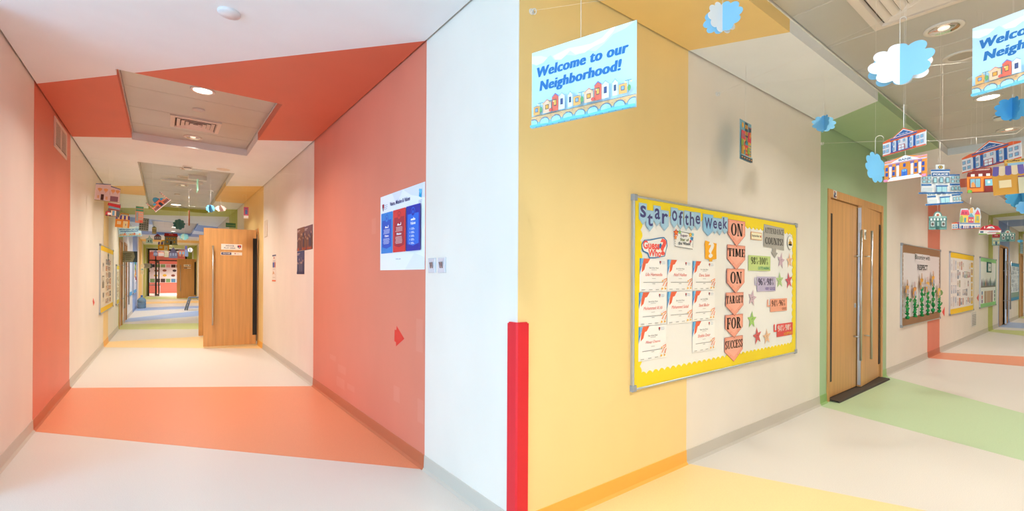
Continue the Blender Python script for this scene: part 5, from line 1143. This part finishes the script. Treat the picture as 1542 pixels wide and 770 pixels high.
def d_mosque():
    o = [(0, 0), (1, 0), (1, 0.12), (0.965, 0.14), (0.965, 0.92), (0.94, 1.02), (0.915, 0.92), (0.915, 0.36), (0.80, 0.36)] + circ(0.72, 0.42, 0.085, 0.20, 8, 0, 180) + [(0.66, 0.56)] + circ(0.5, 0.60, 0.16, 0.34, 12, 0, 180) + [(0.34, 0.56)] + circ(0.28, 0.42, 0.085, 0.20, 8, 0, 180) + [(0.20, 0.36), (0.085, 0.36), (0.085, 0.92), (0.06, 1.02), (0.035, 0.92), (0.035, 0.14), (0, 0.12)]
    it = [('r', 'e9e4e2', 0, 0, 1, 0.06), ('r', '4a6a8a', 0, 0.06, 1, 0.09), ('r', 'e8a488', 0.035, 0.09, 0.965, 0.36), ('r', 'df7f5a', 0.34, 0.09, 0.66, 0.60), ('r', 'df8a66', 0.20, 0.09, 0.34, 0.42), ('r', 'df8a66', 0.66, 0.09, 0.80, 0.42), ('p', '3f8aa4', circ(0.5, 0.60, 0.155, 0.33, 14, 0, 180)), ('p', '3f9abc', circ(0.28, 0.42, 0.08, 0.19, 10, 0, 180)), ('p', '3f9abc', circ(0.72, 0.42, 0.08, 0.19, 10, 0, 180)), ('r', '4a4a5c', 0.34, 0.57, 0.66, 0.61)]
    for x in (0.06, 0.94):
        it += [('r', 'eec4b4', x - 0.024, 0.36, x + 0.024, 0.9)] + [('r', 'a85a6a', x - 0.024, 0.42 + 0.17 * k, x + 0.024, 0.47 + 0.17 * k) for k in range(3)] + [('p', '4a6a9a', [(x - 0.024, 0.9), (x + 0.024, 0.9), (x, 1.01)])]
    for x in (0.1, 0.17, 0.24, 0.31, 0.69, 0.76, 0.83, 0.9): it += [('r', '35404e', x - 0.02, 0.1, x + 0.02, 0.24), ('e', '35404e', x, 0.24, 0.02, 0.05)]
    it += [('r', '2f3a46', 0.43, 0.09, 0.57, 0.30), ('e', '2f3a46', 0.5, 0.30, 0.07, 0.11), ('e', 'b85a40', 0.39, 0.44, 0.02, 0.06), ('e', 'b85a40', 0.61, 0.44, 0.02, 0.06)]
    return o, it, 'e8b8a4'
def d_school():
    o = [(0, 0), (1, 0), (1, 0.05), (0.95, 0.05), (0.95, 0.70), (1, 0.72), (0.95, 0.96), (0.62, 0.96), (0.62, 1.08), (0.55, 1.08), (0.55, 0.96), (0.05, 0.96), (0, 0.72), (0.05, 0.70), (0.05, 0.05), (0, 0.05)]
    it = [('r', '8f8a84', 0.05, 0.05, 0.95, 0.70), ('r', '6a7f5a', 0, 0, 1, 0.05), ('p', 'b5202a', [(0, 0.72), (1, 0.72), (0.95, 0.96), (0.05, 0.96)]), ('t', 'e6b0a8', 'SCHOOL', 0.35, 0.83, 0.65, 0.90, 'bold'), ('r', '3f3a38', 0.03, 0.68, 0.97, 0.73)]
    it += wins('3f3a30', (0.22, 0.40, 0.58, 0.76), (0.53,), 0.13, 0.17, 'e6a84a') + wins('3f3a30', (0.24, 0.74), (0.25,), 0.15, 0.19, 'e6a84a') + [('r', '2f2a28', 0.42, 0.05, 0.58, 0.26), ('e', '2f2a28', 0.5, 0.26, 0.08, 0.07)]
    return o, it, '8f8a84'
def d_church():
    o = [(0, 0), (1, 0), (1, 0.55), (0.72, 0.6), (0.5, 1.0), (0.28, 0.6), (0, 0.55)]
    return o, [('p', 'a9dcec', o), ('r', 'd8f0f6', 0.04, 0.1, 0.96, 0.5), ('p', 'e8f6fa', [(0.34, 0.5), (0.66, 0.5), (0.5, 0.9)]), ('e', '2f4a6a', 0.36, 0.24, 0.08, 0.12), ('r', '7fb8d0', 0.6, 0.15, 0.8, 0.4)], 'a9dcec'
def d_tealshop():
    o = [(0, 0), (1, 0), (1, 0.72), (0.74, 0.74)] + circ(0.5, 0.74, 0.24, 0.26, 10, 0, 180) + [(0.26, 0.74), (0, 0.72)]
    it = [('r', '6f9c9a', 0, 0, 1, 0.72), ('p', '5a8a88', circ(0.5, 0.74, 0.24, 0.26, 12, 0, 180)), ('p', 'd8e0dc', circ(0.5, 0.74, 0.18, 0.20, 12, 0, 180)), ('e', 'c0624a', 0.5, 0.80, 0.08, 0.06), ('r', '8fb4b0', 0, 0.66, 1, 0.73), ('t', 'e4ecea', 'FLOWERS', 0.3, 0.66, 0.7, 0.71, 'bold')]
    for k in range(11): it.append(('r', 'eef0ee' if k % 2 else '5a8a88', k / 11, 0.5, (k + 1) / 11, 0.62))
    it += [('r', '4a6a6a', 0.07, 0.14, 0.34, 0.48), ('r', 'b8c4c4', 0.1, 0.17, 0.31, 0.45), ('e', '6a5a56', 0.2, 0.3, 0.07, 0.08), ('r', '4a6a6a', 0.66, 0.14, 0.93, 0.48), ('r', 'b8c4c4', 0.69, 0.17, 0.90, 0.45), ('e', '6a5a56', 0.8, 0.3, 0.07, 0.08), ('r', '3f6a68', 0.40, 0.03, 0.60, 0.48), ('r', '9ab8b4', 0.44, 0.2, 0.56, 0.42)]
    return o, it, '6f9c9a'
def d_castle():
    o = [(0, 0.02), (1, 0.0), (0.97, 0.35), (1.0, 0.45), (0.92, 0.92), (0.8, 0.98), (0.68, 0.8), (0.62, 1.0), (0.5, 0.95), (0.4, 0.8), (0.36, 0.92), (0.05, 0.9), (0.02, 0.6)]
    it = [('r', 'efe9e4', 0, 0.0, 0.98, 0.07), ('r', 'e8c86a', 0.04, 0.14, 0.4, 0.6), ('r', '8aa0c4', 0.02, 0.07, 0.96, 0.16), ('p', 'd85a72', [(0.03, 0.56), (0.46, 0.56), (0.40, 0.84), (0.08, 0.84)]), ('r', 'd8607a', 0.4, 0.16, 0.66, 0.46), ('p', '6fa8bc', [(0.38, 0.46), (0.68, 0.46), (0.53, 0.68)]), ('r', 'e6c04a', 0.70, 0.16, 0.94, 0.6), ('p', 'd85a72', [(0.68, 0.6), (0.95, 0.6), (0.82, 0.88)]), ('r', 'e0b070', 0.46, 0.68, 0.6, 0.95), ('e', 'a0b46a', 0.08, 0.34, 0.08, 0.2)]
    it += wins('b0486a', (0.14, 0.28), (0.68,), 0.07, 0.1) + wins('e8d49a', (0.47, 0.59), (0.3,), 0.07, 0.1) + wins('9ab08a', (0.82,), (0.4,), 0.12, 0.24) + wins('4a9ab0', (0.25,), (0.3,), 0.08, 0.24)
    return o, it, 'c8d4e2'
def d_villa():
    o = [(0.0, 0.0), (0.95, 0.05), (1, 0.4), (0.92, 0.62), (0.84, 0.8), (0.62, 0.9), (0.55, 1.0), (0.42, 0.9), (0.2, 0.84), (0.05, 0.5)]
    it = [('p', 'eae6e8', [(0.02, 0.08), (0.95, 0.1), (1, 0.4), (0.04, 0.46)]), ('p', 'c02c3a', [(0.04, 0.46), (1, 0.4), (0.92, 0.62), (0.84, 0.8), (0.62, 0.9), (0.55, 1.0), (0.42, 0.9), (0.2, 0.84)]), ('p', 'f0ecec', [(0.34, 0.6), (0.72, 0.58), (0.62, 0.8), (0.44, 0.8)]), ('p', '7fa85a', [(0, 0), (0.4, 0.02), (0.36, 0.1), (0.02, 0.14)]), ('p', '8fb85a', [(0.75, 0.05), (0.95, 0.05), (0.95, 0.18), (0.78, 0.16)]), ('r', '4a6f8a', 0.08, 0.18, 0.22, 0.36), ('r', '5aa0c8', 0.52, 0.62, 0.62, 0.72), ('r', 'c02c3a', 0.4, 0.16, 0.92, 0.2), ('r', 'c8d0dc', 0.44, 0.24, 0.86, 0.38), ('p', 'e8e4e6', [(0.24, 0.62), (0.3, 0.6), (0.27, 0.9)])]
    return o, it, 'eae6e8'
def d_redhouse():
    it = [('r', '9ab8b0', 0, 0, 1, 0.66), ('r', 'b03a44', 0.0, 0.66, 1, 1.0), ('r', '7f9c94', 0, 0.0, 1, 0.05), ('t', 'e0c0b8', 'HOUSE', 0.3, 0.78, 0.7, 0.88, 'bold')] + wins('e8d8a4', (0.2, 0.4, 0.6, 0.8), (0.52,), 0.12, 0.14) + wins('e8d8a4', (0.22, 0.78), (0.25,), 0.18, 0.18) + [('r', '3f5a80', 0.42, 0.05, 0.58, 0.34)]
    return SQ, it, '9ab8b0'
def d_generic(body, roof, win, peak=0.3, extra=None):
    o = [(0, 0), (1, 0), (1, 1 - peak), (0.5, 1.0), (0, 1 - peak)]
    it = [('r', body, 0, 0, 1, 1 - peak), ('p', roof, [(0, 1 - peak), (1, 1 - peak), (0.5, 1.0)])] + wins(win, (0.2, 0.5, 0.8), (0.28, 0.55 - peak * 0.3), 0.16, 0.14) + [('r', roof, 0, 0, 1, 0.06)]
    return o, it, body
def d_text_card(bg, fg, accent):
    it = [('r', bg, 0, 0, 1, 1)] + [('r', fg, 0.1 + 0.05 * (k % 2), 0.72 - 0.16 * k, 0.62 + 0.06 * ((k + 1) % 2), 0.77 - 0.16 * k) for k in range(4)] + [('p', accent, [(0.72, 0.0), (1, 0), (1, 1), (0.78, 1), (0.86, 0.5)])]
    return SQ, it, bg
def cloud_outline(nb=9, rx=0.5, rz=0.5, seed=0, bump=None):
    r = random.Random(seed); pts = []
    bump = 1.0 * math.pi * 0.36 / nb
    cs = []
    for k in range(nb):
        a = 2 * math.pi * k / nb + 0.1
        cs.append((0.5 + 0.36 * math.cos(a), 0.5 + 0.36 * math.sin(a), bump * (0.96 + 0.2 * r.random())))
    for i in range(108):
        a = 2 * math.pi * i / 108
        dx, dz = math.cos(a), math.sin(a)
        best = 0.28
        for cx, cz, cr in cs:
            px, pz = cx - 0.5, cz - 0.5
            b = px * dx + pz * dz; c = px * px + pz * pz - cr * cr
            disc_ = b * b - c
            if disc_ > 0: best = max(best, b + math.sqrt(disc_))
        pts.append((0.5 + best * dx, 0.5 + best * dz))
    x0 = min(p[0] for p in pts); x1 = max(p[0] for p in pts); z0 = min(p[1] for p in pts); z1 = max(p[1] for p in pts)
    return [((x - x0) / (x1 - x0), (z - z0) / (z1 - z0)) for x, z in pts]

def over(p):        # height of the ceiling above a point
    for x0, x1, y0, y1 in REC.values():
        if x0 < p.x < x1 and y0 < p.y < y1: return HP
    return H
THREAD = lambda: mat('eeeae4', 0.5, 0, 0.4, 'thread')
def px_width(p, ax, d):       # pixels per metre along a horizontal direction at a point
    fw = Vector((math.sin(TH), math.cos(TH), 0)); rt = Vector((math.cos(TH), -math.sin(TH), 0))
    t = (p.x * rt.x + p.y * rt.y) / d
    return FPX * abs(ax.dot(rt) - t * ax.dot(fw)) / d
def hang(name, lab, cat, design, box, d, yaw, up, roll=0.0, group=None, asp=None, t=0.0016, hook=None, thread_r=0.0009, width=None, tpos=None):
    """box: pixel box of the card, d: distance along the view axis, yaw: turn about the vertical, up: thread length above the card"""
    x0, y0, x1, y1 = box
    c = at((x0 + x1) / 2, (y0 + y1) / 2, d)
    ax = Vector((math.cos(yaw), math.sin(yaw), 0))
    w = width or (x1 - x0) / px_width(c, ax, d)
    h = w * asp if asp else (y1 - y0) * d / FPX
    o, it, base_c = design
    root = empty(name, Matrix.Translation(c) @ Matrix.Rotation(yaw, 4, 'Z'), lab, cat, group)
    b = MB(); b.prism_y([((u - 0.5) * w, (v - 0.5) * h) for u, v in o], 0, t, mat(base_c))
    rot = Matrix.Rotation(math.radians(-roll), 4, 'Y')
    s = b.build('sheet', root, rot)
    pr = art(it, w, h, s, x0=-w / 2, z0=-h / 2)
    top = max(v for u, v in o)
    a = rot @ Vector((((tpos or 0.5) - 0.5) * w, t / 2, (top - 0.5) * h - 0.004))
    part('nylon_line', root, lambda q: q.tube([a, Vector((a.x, a.y, over(c) - c.z))], 0.00035, THREAD(), 4))
    if up:
        tip = Vector((a.x, a.y, a.z + up))
        part('thread', root, lambda q: q.tube([a, tip], thread_r, THREAD(), 5))
        if hook:
            part('hook', root, lambda q: q.tube([tip + Vector((hook * math.cos(math.radians(k)) - hook if hook > 0 else hook * math.cos(math.radians(k)) - hook, 0, abs(hook) * math.sin(math.radians(k)))) for k in range(0, 211, 30)], thread_r * 1.3, THREAD(), 5))
    return root
def cloud(lab, box, d, cols, up, yaw=None, turn=70, seed=0, nb=9, roll=0, hook=None, halves=False, bump=None):
    x0, y0, x1, y1 = box
    c = at((x0 + x1) / 2, (y0 + y1) / 2, d)
    if yaw is None: yaw = -math.atan2(c.x, c.y)
    ax = Vector((math.cos(yaw), math.sin(yaw), 0))
    w = (x1 - x0) / px_width(c, ax, d); h = (y1 - y0) * d / FPX
    root = empty('paper_cloud', Matrix.Translation(c) @ Matrix.Rotation(yaw, 4, 'Z'), lab, 'cloud', 'hanging paper clouds')
    out = cloud_outline(nb, seed=seed)
    rot = Matrix.Rotation(math.radians(-roll), 4, 'Y')
    for k, cc in enumerate(cols):
        b = MB(); pts = [((u - 0.5) * w, (v - 0.5) * h) for u, v in out]
        b.prism_y(pts, -0.0006, 0.0006, mat(cc, 0.7))
        b.build('cloud_sheet', root, Matrix.Rotation(math.radians(turn * k), 4, 'Z') @ rot)
    part('nylon_line', root, lambda q: q.tube([Vector((0, 0, h * 0.42)), Vector((0, 0, over(c) - c.z))], 0.00035, THREAD(), 4))
    if up:
        top = Vector((0, 0, h * 0.42)); tip = Vector((0, 0, h * 0.42 + up))
        part('thread', root, lambda q: q.tube([top, tip], 0.0012 if up < 0.3 else 0.0009, THREAD(), 5))
        if hook:
            part('hook', root, lambda q: q.tube([tip + Vector((hook - hook * math.cos(math.radians(k)), 0, abs(hook) * math.sin(math.radians(k)))) for k in range(0, 211, 30)], 0.0013, THREAD(), 5))
    return root
R_ = math.radians
# --- second corridor
hang('welcome_banner', 'large pale blue Welcome to our Neighborhood! banner before the yellow wall', 'banner', d_banner(), (796, 57, 952.5, 179), 1.655, R_(-71.8), 0.55, asp=0.707, group='welcome banners')
hang('welcome_banner', 'Welcome banner cut off by the edge of the photo', 'banner', d_banner(), (1503, 0, 1640, 120), 1.78, R_(-104), 0.5, asp=0.707, width=0.42, group='welcome banners')
cloud('blue and white paper cloud in front of the yellow ceiling band', (1058, 4, 1118, 49), 2.2, ('8ec8ea', 'eef3f8'), 0.28, yaw=R_(-78), turn=62, seed=2, nb=10)
hang('town_poster', 'small poster of colourful town houses hanging before the cream wall', 'poster', d_town(), (1106.5, 184, 1139, 242), 3.45, R_(4), 0.28, asp=1.414, width=0.21)
cloud('small blue paper cloud at the corner of the green wall band', (1222.5, 174, 1259, 198), 3.5, ('7fbfe2', '6aaed6'), 0.12, yaw=R_(-40), turn=80, seed=4, nb=9)
cloud('big white and pale blue paper cloud below the square air diffuser', (1306, 66, 1404, 128), 2.0, ('eef3f8', '8cc6e8'), 0.12, yaw=R_(-53), turn=-46, seed=1, nb=8, hook=0.012)
hang('paper_museum', 'museum card with orange roof above the bank card', 'card', d_museum(), (1328, 184, 1393, 236), 2.05, R_(-120), 0.11, asp=0.53, group='hanging building cards', thread_r=0.0015)
hang('paper_bank', 'orange bank card with white columns below the first museum card', 'card', d_bank(), (1331, 226, 1395, 278), 2.05, R_(-100), 0.03, asp=0.70, group='hanging building cards')
cloud('upright blue paper cloud beside the bank card', (1304, 228, 1332, 276), 2.35, ('74b9de',), 0.075, yaw=R_(-55), seed=6, roll=12, nb=9, hook=0.018)
hang('paper_police', 'white and blue police station card, front one of two', 'card', d_police(), (1383, 248, 1449, 292), 2.9, R_(-38), 0.15, group='hanging building cards', roll=1, thread_r=0.0014)
hang('paper_police', 'police station card hanging low behind the front police card', 'card', d_police(), (1392, 266, 1449, 308), 3.3, R_(-42), 0.0, group='hanging building cards', roll=4)
hang('paper_museum', 'wide museum card next to the smoke detector', 'card', d_museum(), (1446, 207, 1535, 255), 2.78, R_(-128), 0.05, asp=0.46, group='hanging building cards', roll=2, thread_r=0.0016, tpos=0.27)
hang('paper_supermarket', 'orange supermarket card with dark red awning', 'card', d_supermarket(), (1456, 253, 1502, 290), 2.9, R_(-50), 0.0, group='hanging building cards', roll=1)
hang('paper_coffee_shop', 'orange coffee shop card with purple striped awning at the photo edge', 'card', d_shop(text='Coffee Shop', sign='e8bc62', wall='dda044', aw='6f62a8', aw2='e8d2b0', door='d8d0b0'), (1494, 240, 1562, 292), 2.25, R_(-52), 0.03, group='hanging building cards', roll=4)
cloud('dark blue paper cloud under the cut-off welcome banner', (1497, 147, 1552, 181), 1.95, ('4f9fce', '3f8fbe'), 0.02, yaw=R_(-50), turn=75, seed=8, nb=9)
cloud('dark blue paper cloud just under the coffee shop card', (1513, 284, 1562, 312), 2.8, ('4593b8', '3f88ac'), 0.0, yaw=R_(-50), turn=70, seed=9, nb=9)
cloud('light blue paper cloud cut off at the photo edge', (1529, 302, 1560, 322), 2.4, ('86c4e8', '74b4dc'), 0.0, yaw=R_(-50), turn=70, seed=10, nb=9)
hang('paper_castle', 'card of pink roofed yellow town houses with white foot', 'card', d_castle(), (1445, 312, 1477.5, 340), 4.6, R_(-45), 0.1, group='hanging building cards', roll=-2)
hang('paper_museum', 'faint museum card behind the pink roofed card', 'card', d_museum(), (1433, 329, 1476, 345), 5.0, R_(-60), 0.0, group='hanging building cards', roll=2)
hang('paper_flower_shop', 'teal flower shop card with round top before the orange wall band', 'card', d_tealshop(), (1398.5, 318.5, 1425.5, 346), 4.8, R_(-45), 0.14, group='hanging building cards')
hang('paper_villa', 'white villa card with red roofs', 'card', d_villa(), (1473, 338, 1508, 353.5), 5.4, R_(-55), 0.05, group='hanging building cards')
hang('paper_house', 'small grey green house card with a red roof', 'card', d_redhouse(), (1494, 352, 1506, 370), 6.3, R_(-50), 0.0, group='hanging building cards')
hang('paper_flower_shop', 'teal flower shop card farther along by the blue wall band', 'card', d_tealshop(), (1506, 346, 1528.5, 364), 5.9, R_(-52), 0.1, group='hanging building cards')
cloud('tiny blue paper cloud far along the second corridor', (1531.5, 361, 1541, 365.5), 7.0, ('5fb0d4', '4f9fc4'), 0.05, yaw=R_(-50), turn=80, seed=11)
hang('paper_tower', 'dark slim tower card above the last wooden door', 'card', d_block('5f7a7a', '3f5a60', '8fa8a8', 2, 5), (1536, 366, 1540.5, 382), 8.0, R_(-50), 0.1, group='hanging building cards')
# --- first corridor
hang('paper_house', 'pale pink house card with blue roof edges, largest by the corridor wall', 'card', d_house(), (143.5, 277, 181, 304), 6.6, R_(-6), 0.05, group='hanging building cards', roll=-4)
hang('paper_fire_station', 'fire station card with red band and fire engine', 'card', d_fire(), (159, 303.5, 181.5, 327), 7.1, R_(0), 0.0, group='hanging building cards', roll=-2)
hang('paper_shop', 'orange shop card with purple awning above the distant welcome banner', 'card', d_shop(sign='b9863c'), (174, 321, 195.5, 343), 8.0, R_(-4), 0.0, group='hanging building cards', roll=-4)
hang('welcome_banner', 'small distant welcome banner hanging in the corridor', 'banner', d_banner(), (178.5, 340, 213, 357.5), 11.0, R_(0), 0.25, asp=0.56, group='welcome banners', roll=6)
hang('paper_tower', 'narrow terracotta tower card with green top', 'card', d_tower(), (204, 311, 216, 336), 8.4, R_(0), 0.12, group='hanging building cards', roll=-2)
hang('paper_apartments', 'grey apartment block card beside the terracotta tower', 'card', d_block(), (209.5, 329, 224, 348), 9.4, R_(0), 0.0, group='hanging building cards', roll=-3)
hang('paper_mosque', 'tilted mosque card with blue domes and two minarets', 'card', d_mosque(), (221, 290, 255, 318), 6.2, R_(-10), 0.10, group='hanging building cards', roll=47, asp=0.66)
cloud('dark teal paper cloud in the middle of the corridor', (260.5, 330, 279, 346), 9.8, ('4f868c', '5f969c'), 0.3, yaw=R_(-10), turn=70, seed=12, nb=9)
cloud('light blue paper cloud right above the far door', (270, 352, 284.5, 361.5), 12.0, ('8fd0e0', 'd4eef2'), 0.25, yaw=R_(-10), turn=60, seed=13)
cloud('bright blue paper cloud near the open door', (310, 308.5, 324, 320), 7.6, ('6ab4e4', '5aa4d8'), 0.22, yaw=R_(-10), turn=70, seed=14, hook=0.02)
cloud('pale pink paper cloud near the open door', (324, 309.5, 341, 318.8), 7.9, ('ecd2cc', 'e4c6c0'), 0.1, yaw=R_(-10), turn=75, seed=15)
hang('paper_card', 'pink and blue portrait card hooked above the open door', 'card', (SQ, [('r', 'd8607a', 0, 0, 1, 1), ('r', '5a7ab8', 0.3, 0.35, 0.8, 0.75), ('r', 'f2ecea', 0.0, 0.0, 1, 0.24), ('r', '8a6a9a', 0.2, 0.8, 0.8, 0.9)], 'd8607a'), (367, 312, 374.2, 329), 8.4, R_(-12), 0.2, hook=0.03)
hang('paper_green_sign', 'dark green card just above the top of the open door', 'card', (SQ, [('r', '3f7a5a', 0, 0, 1, 1), ('r', '7a9a6a', 0.05, 0.3, 0.95, 0.5)], '3f7a5a'), (340, 336, 355, 342.5), 9.95, R_(0), 0.25)
hang('paper_card', 'brown card seen edge-on, like a thin upright stick', 'card', (SQ, [('r', '9a5a40', 0, 0, 1, 1)], 'd8b890'), (283.6, 317, 286, 340), 8.8, R_(52), 0.1)
hang('paper_school', 'grey schoolhouse card with red roof in the middle of the corridor', 'card', d_school(), (247, 351, 268, 369), 12.5, R_(0), 0.3, group='hanging building cards')
hang('paper_shop', 'bright orange shop card below the schoolhouse', 'card', d_shop(wall='f4a928'), (238, 362, 254.6, 377.5), 13.5, R_(0), 0.0, group='hanging building cards')
hang('paper_church', 'pale blue church card beside the schoolhouse', 'card', d_church(), (220, 354, 230.2, 366.5), 13.0, R_(0), 0.3, group='hanging building cards')
hang('paper_stadium', 'grey and maroon building card above the orange shop', 'card', d_generic('8f8a90', '9a4a54', 'c4c0c4', 0.45), (232, 352, 242.8, 361.5), 14.0, R_(0), 0.2, group='hanging building cards')
hang('paper_house', 'narrow cream house card above the pale blue church', 'card', d_generic('d8caa4', '7a8f7a', '6f5a4a', 0.15), (229, 341, 235.6, 352.5), 12.5, R_(0), 0.2, group='hanging building cards')
hang('paper_tower', 'bell-shaped grey tower card before the glazed door', 'card', d_generic('7a7a88', '666676', '9a9aac', 0.5), (231, 376, 237.4, 385.8), 16.5, R_(0), 0.2, group='hanging building cards')
hang('paper_shop', 'pinkish shop card before the glazed door', 'card', d_generic('c9a08c', 'b06a5a', '8ab0b8', 0.2), (238.4, 379, 247, 386.4), 16.5, R_(0), 0.1, group='hanging building cards')
hang('paper_tower', 'olive striped tower card before the glazed door', 'card', d_block('a89a7a', '7a6f5a', 'c8bc9c', 3, 5), (247.4, 378, 254, 387.5), 16.6, R_(0), 0.1, group='hanging building cards')
hang('paper_palace', 'lavender grey palace card with a pointed roof', 'card', d_generic('9a9ab0', '8a7f94', 'd4d4e2', 0.55), (254.4, 372, 267.4, 389), 16.0, R_(0), 0.2, group='hanging building cards')
hang('paper_clock_tower', 'brick building card with a blue side tower', 'card', ([(0, 0), (1, 0), (1, 0.62), (0.88, 0.66), (0.9, 1.0), (0.66, 1.0), (0.62, 0.62), (0, 0.58)], [('r', 'b57a5c', 0, 0, 0.66, 0.5), ('r', '8a4a5c', 0, 0.5, 0.66, 0.6), ('r', '7a8ab0', 0.64, 0, 1, 0.6), ('r', '5a5a90', 0.66, 0.64, 0.9, 0.98), ('r', '5fa0c4', 0.1, 0.2, 0.24, 0.42), ('r', '5fa0c4', 0.4, 0.2, 0.55, 0.42), ('r', '6a2f3a', 0.3, 0.0, 0.4, 0.2)], 'b57a5c'), (269, 370, 283.4, 386.4), 15.5, R_(0), 0.15, group='hanging building cards')
cloud('white paper cloud beside the brick building card', (283, 373, 290.4, 380.4), 15.5, ('f0f0f2', 'dcdce2'), 0.4, yaw=R_(-10), turn=70, seed=16)
hang('hanging_sign', 'grey green text sign hanging by the first wooden door', 'sign', d_text_card('a3a394', '5f6258', '4a5a6a'), (180.5, 378.5, 207, 395), 12.0, R_(0), 0.5)
hang('hanging_sign', 'tiny grey text sign farther down the corridor', 'sign', d_text_card('9a9a8a', '5f6258', '4a5a5a'), (216.5, 397, 229, 404), 21.0, R_(0), 0.6)
hang('paper_figure', 'cream paper figure of stacked rounds hanging above the water bottle', 'paper figure', ([(0.5 + a, b) for a, b in [(-0.3, 0.0), (0.3, 0.0), (0.4, 0.18), (0.25, 0.34), (0.45, 0.5), (0.3, 0.66), (0.5, 0.84), (0.2, 1.0), (-0.2, 1.0), (-0.5, 0.84), (-0.3, 0.66), (-0.45, 0.5), (-0.25, 0.34), (-0.4, 0.18)]], [('e', 'dccda6', 0.5, 0.84, 0.36, 0.12), ('r', '8fb4ac', 0.3, 0.42, 0.7, 0.56), ('e', 'dccda6', 0.5, 0.2, 0.3, 0.12)], 'e4d6b4'), (211, 398, 217.8, 413.5), 20.0, R_(0), 0.5)

# --- strung lines and wall hooks
def strung(lab, pts, r=0.0004):
    b = MB(); b.tube(pts, r, THREAD(), 5)
    c = Vector(pts[0])
    o = b.build('strung_line'); tag(o, lab, 'line', 'lines strung across the corridors')
def wall_hook(x, z, lab):
    o = empty('wall_hook', (x, YB, z), lab, 'hook')
    part('base', o, lambda q: q.tube([(0, -0.001, 0), (0, -0.006, 0)], 0.016, WHITEP(), 12, False))
    part('hook', o, lambda q: q.tube([(0, -0.006, 0.0)] + [(0.010 - 0.012 * math.cos(math.radians(k)), -0.014 - 0.004 * math.sin(math.radians(k)), 0.012 * math.sin(math.radians(k))) for k in range(0, 271, 30)], 0.003, WHITEP(), 6))
hk = [on_b(800, 18), on_b(1079, 142), on_b(1236.5, 216.5)]
for (s, z), lb in zip(hk, ('white wall hook high on the yellow wall', 'white wall hook high on the cream wall above the notice board', 'white wall hook at the edge of the green wall band')):
    wall_hook(s, z, lb)
strung('clear line strung from the hook on the yellow wall', [(hk[0][0], YB - 0.014, hk[0][1]), (2.15, 0.68, 2.60), (2.81, YS, 2.72)])
p = at(1362, 17, 2.0)
strung('clear line strung from the cream wall hook to the big white cloud', [(hk[1][0], YB - 0.014, hk[1][1]), tuple(p), (2.2, YS, 2.75)])
p3 = at(1122, 128, 3.45)
strung('clear line carrying the town poster', [(hk[1][0], YB - 0.014, hk[1][1]), (p3.x, p3.y, p3.z), (4.9, YS, 2.74)])
p1, p2 = at(1415, 212, 2.95), at(1530, 201.5, 2.5)
strung('white line carrying the police and museum cards', [(hk[2][0], YB - 0.014, hk[2][1]), tuple(at(1318, 213, 3.5)), tuple(p1), tuple(p2), (2.9, YS + 0.02, 2.6)], 0.0012)
for y, z, lb in ((6.75, 2.66, 'clear line across the corridor above the pale pink house card'), (8.6, 2.7, 'clear line across the corridor above the terracotta tower card'), (11.0, 2.72, 'clear line across the corridor above the distant welcome banner')):
    strung(lb, [(XL, y + 0.3, z), (0.27, y, z - 0.06), (XA, y - 0.3, z)])
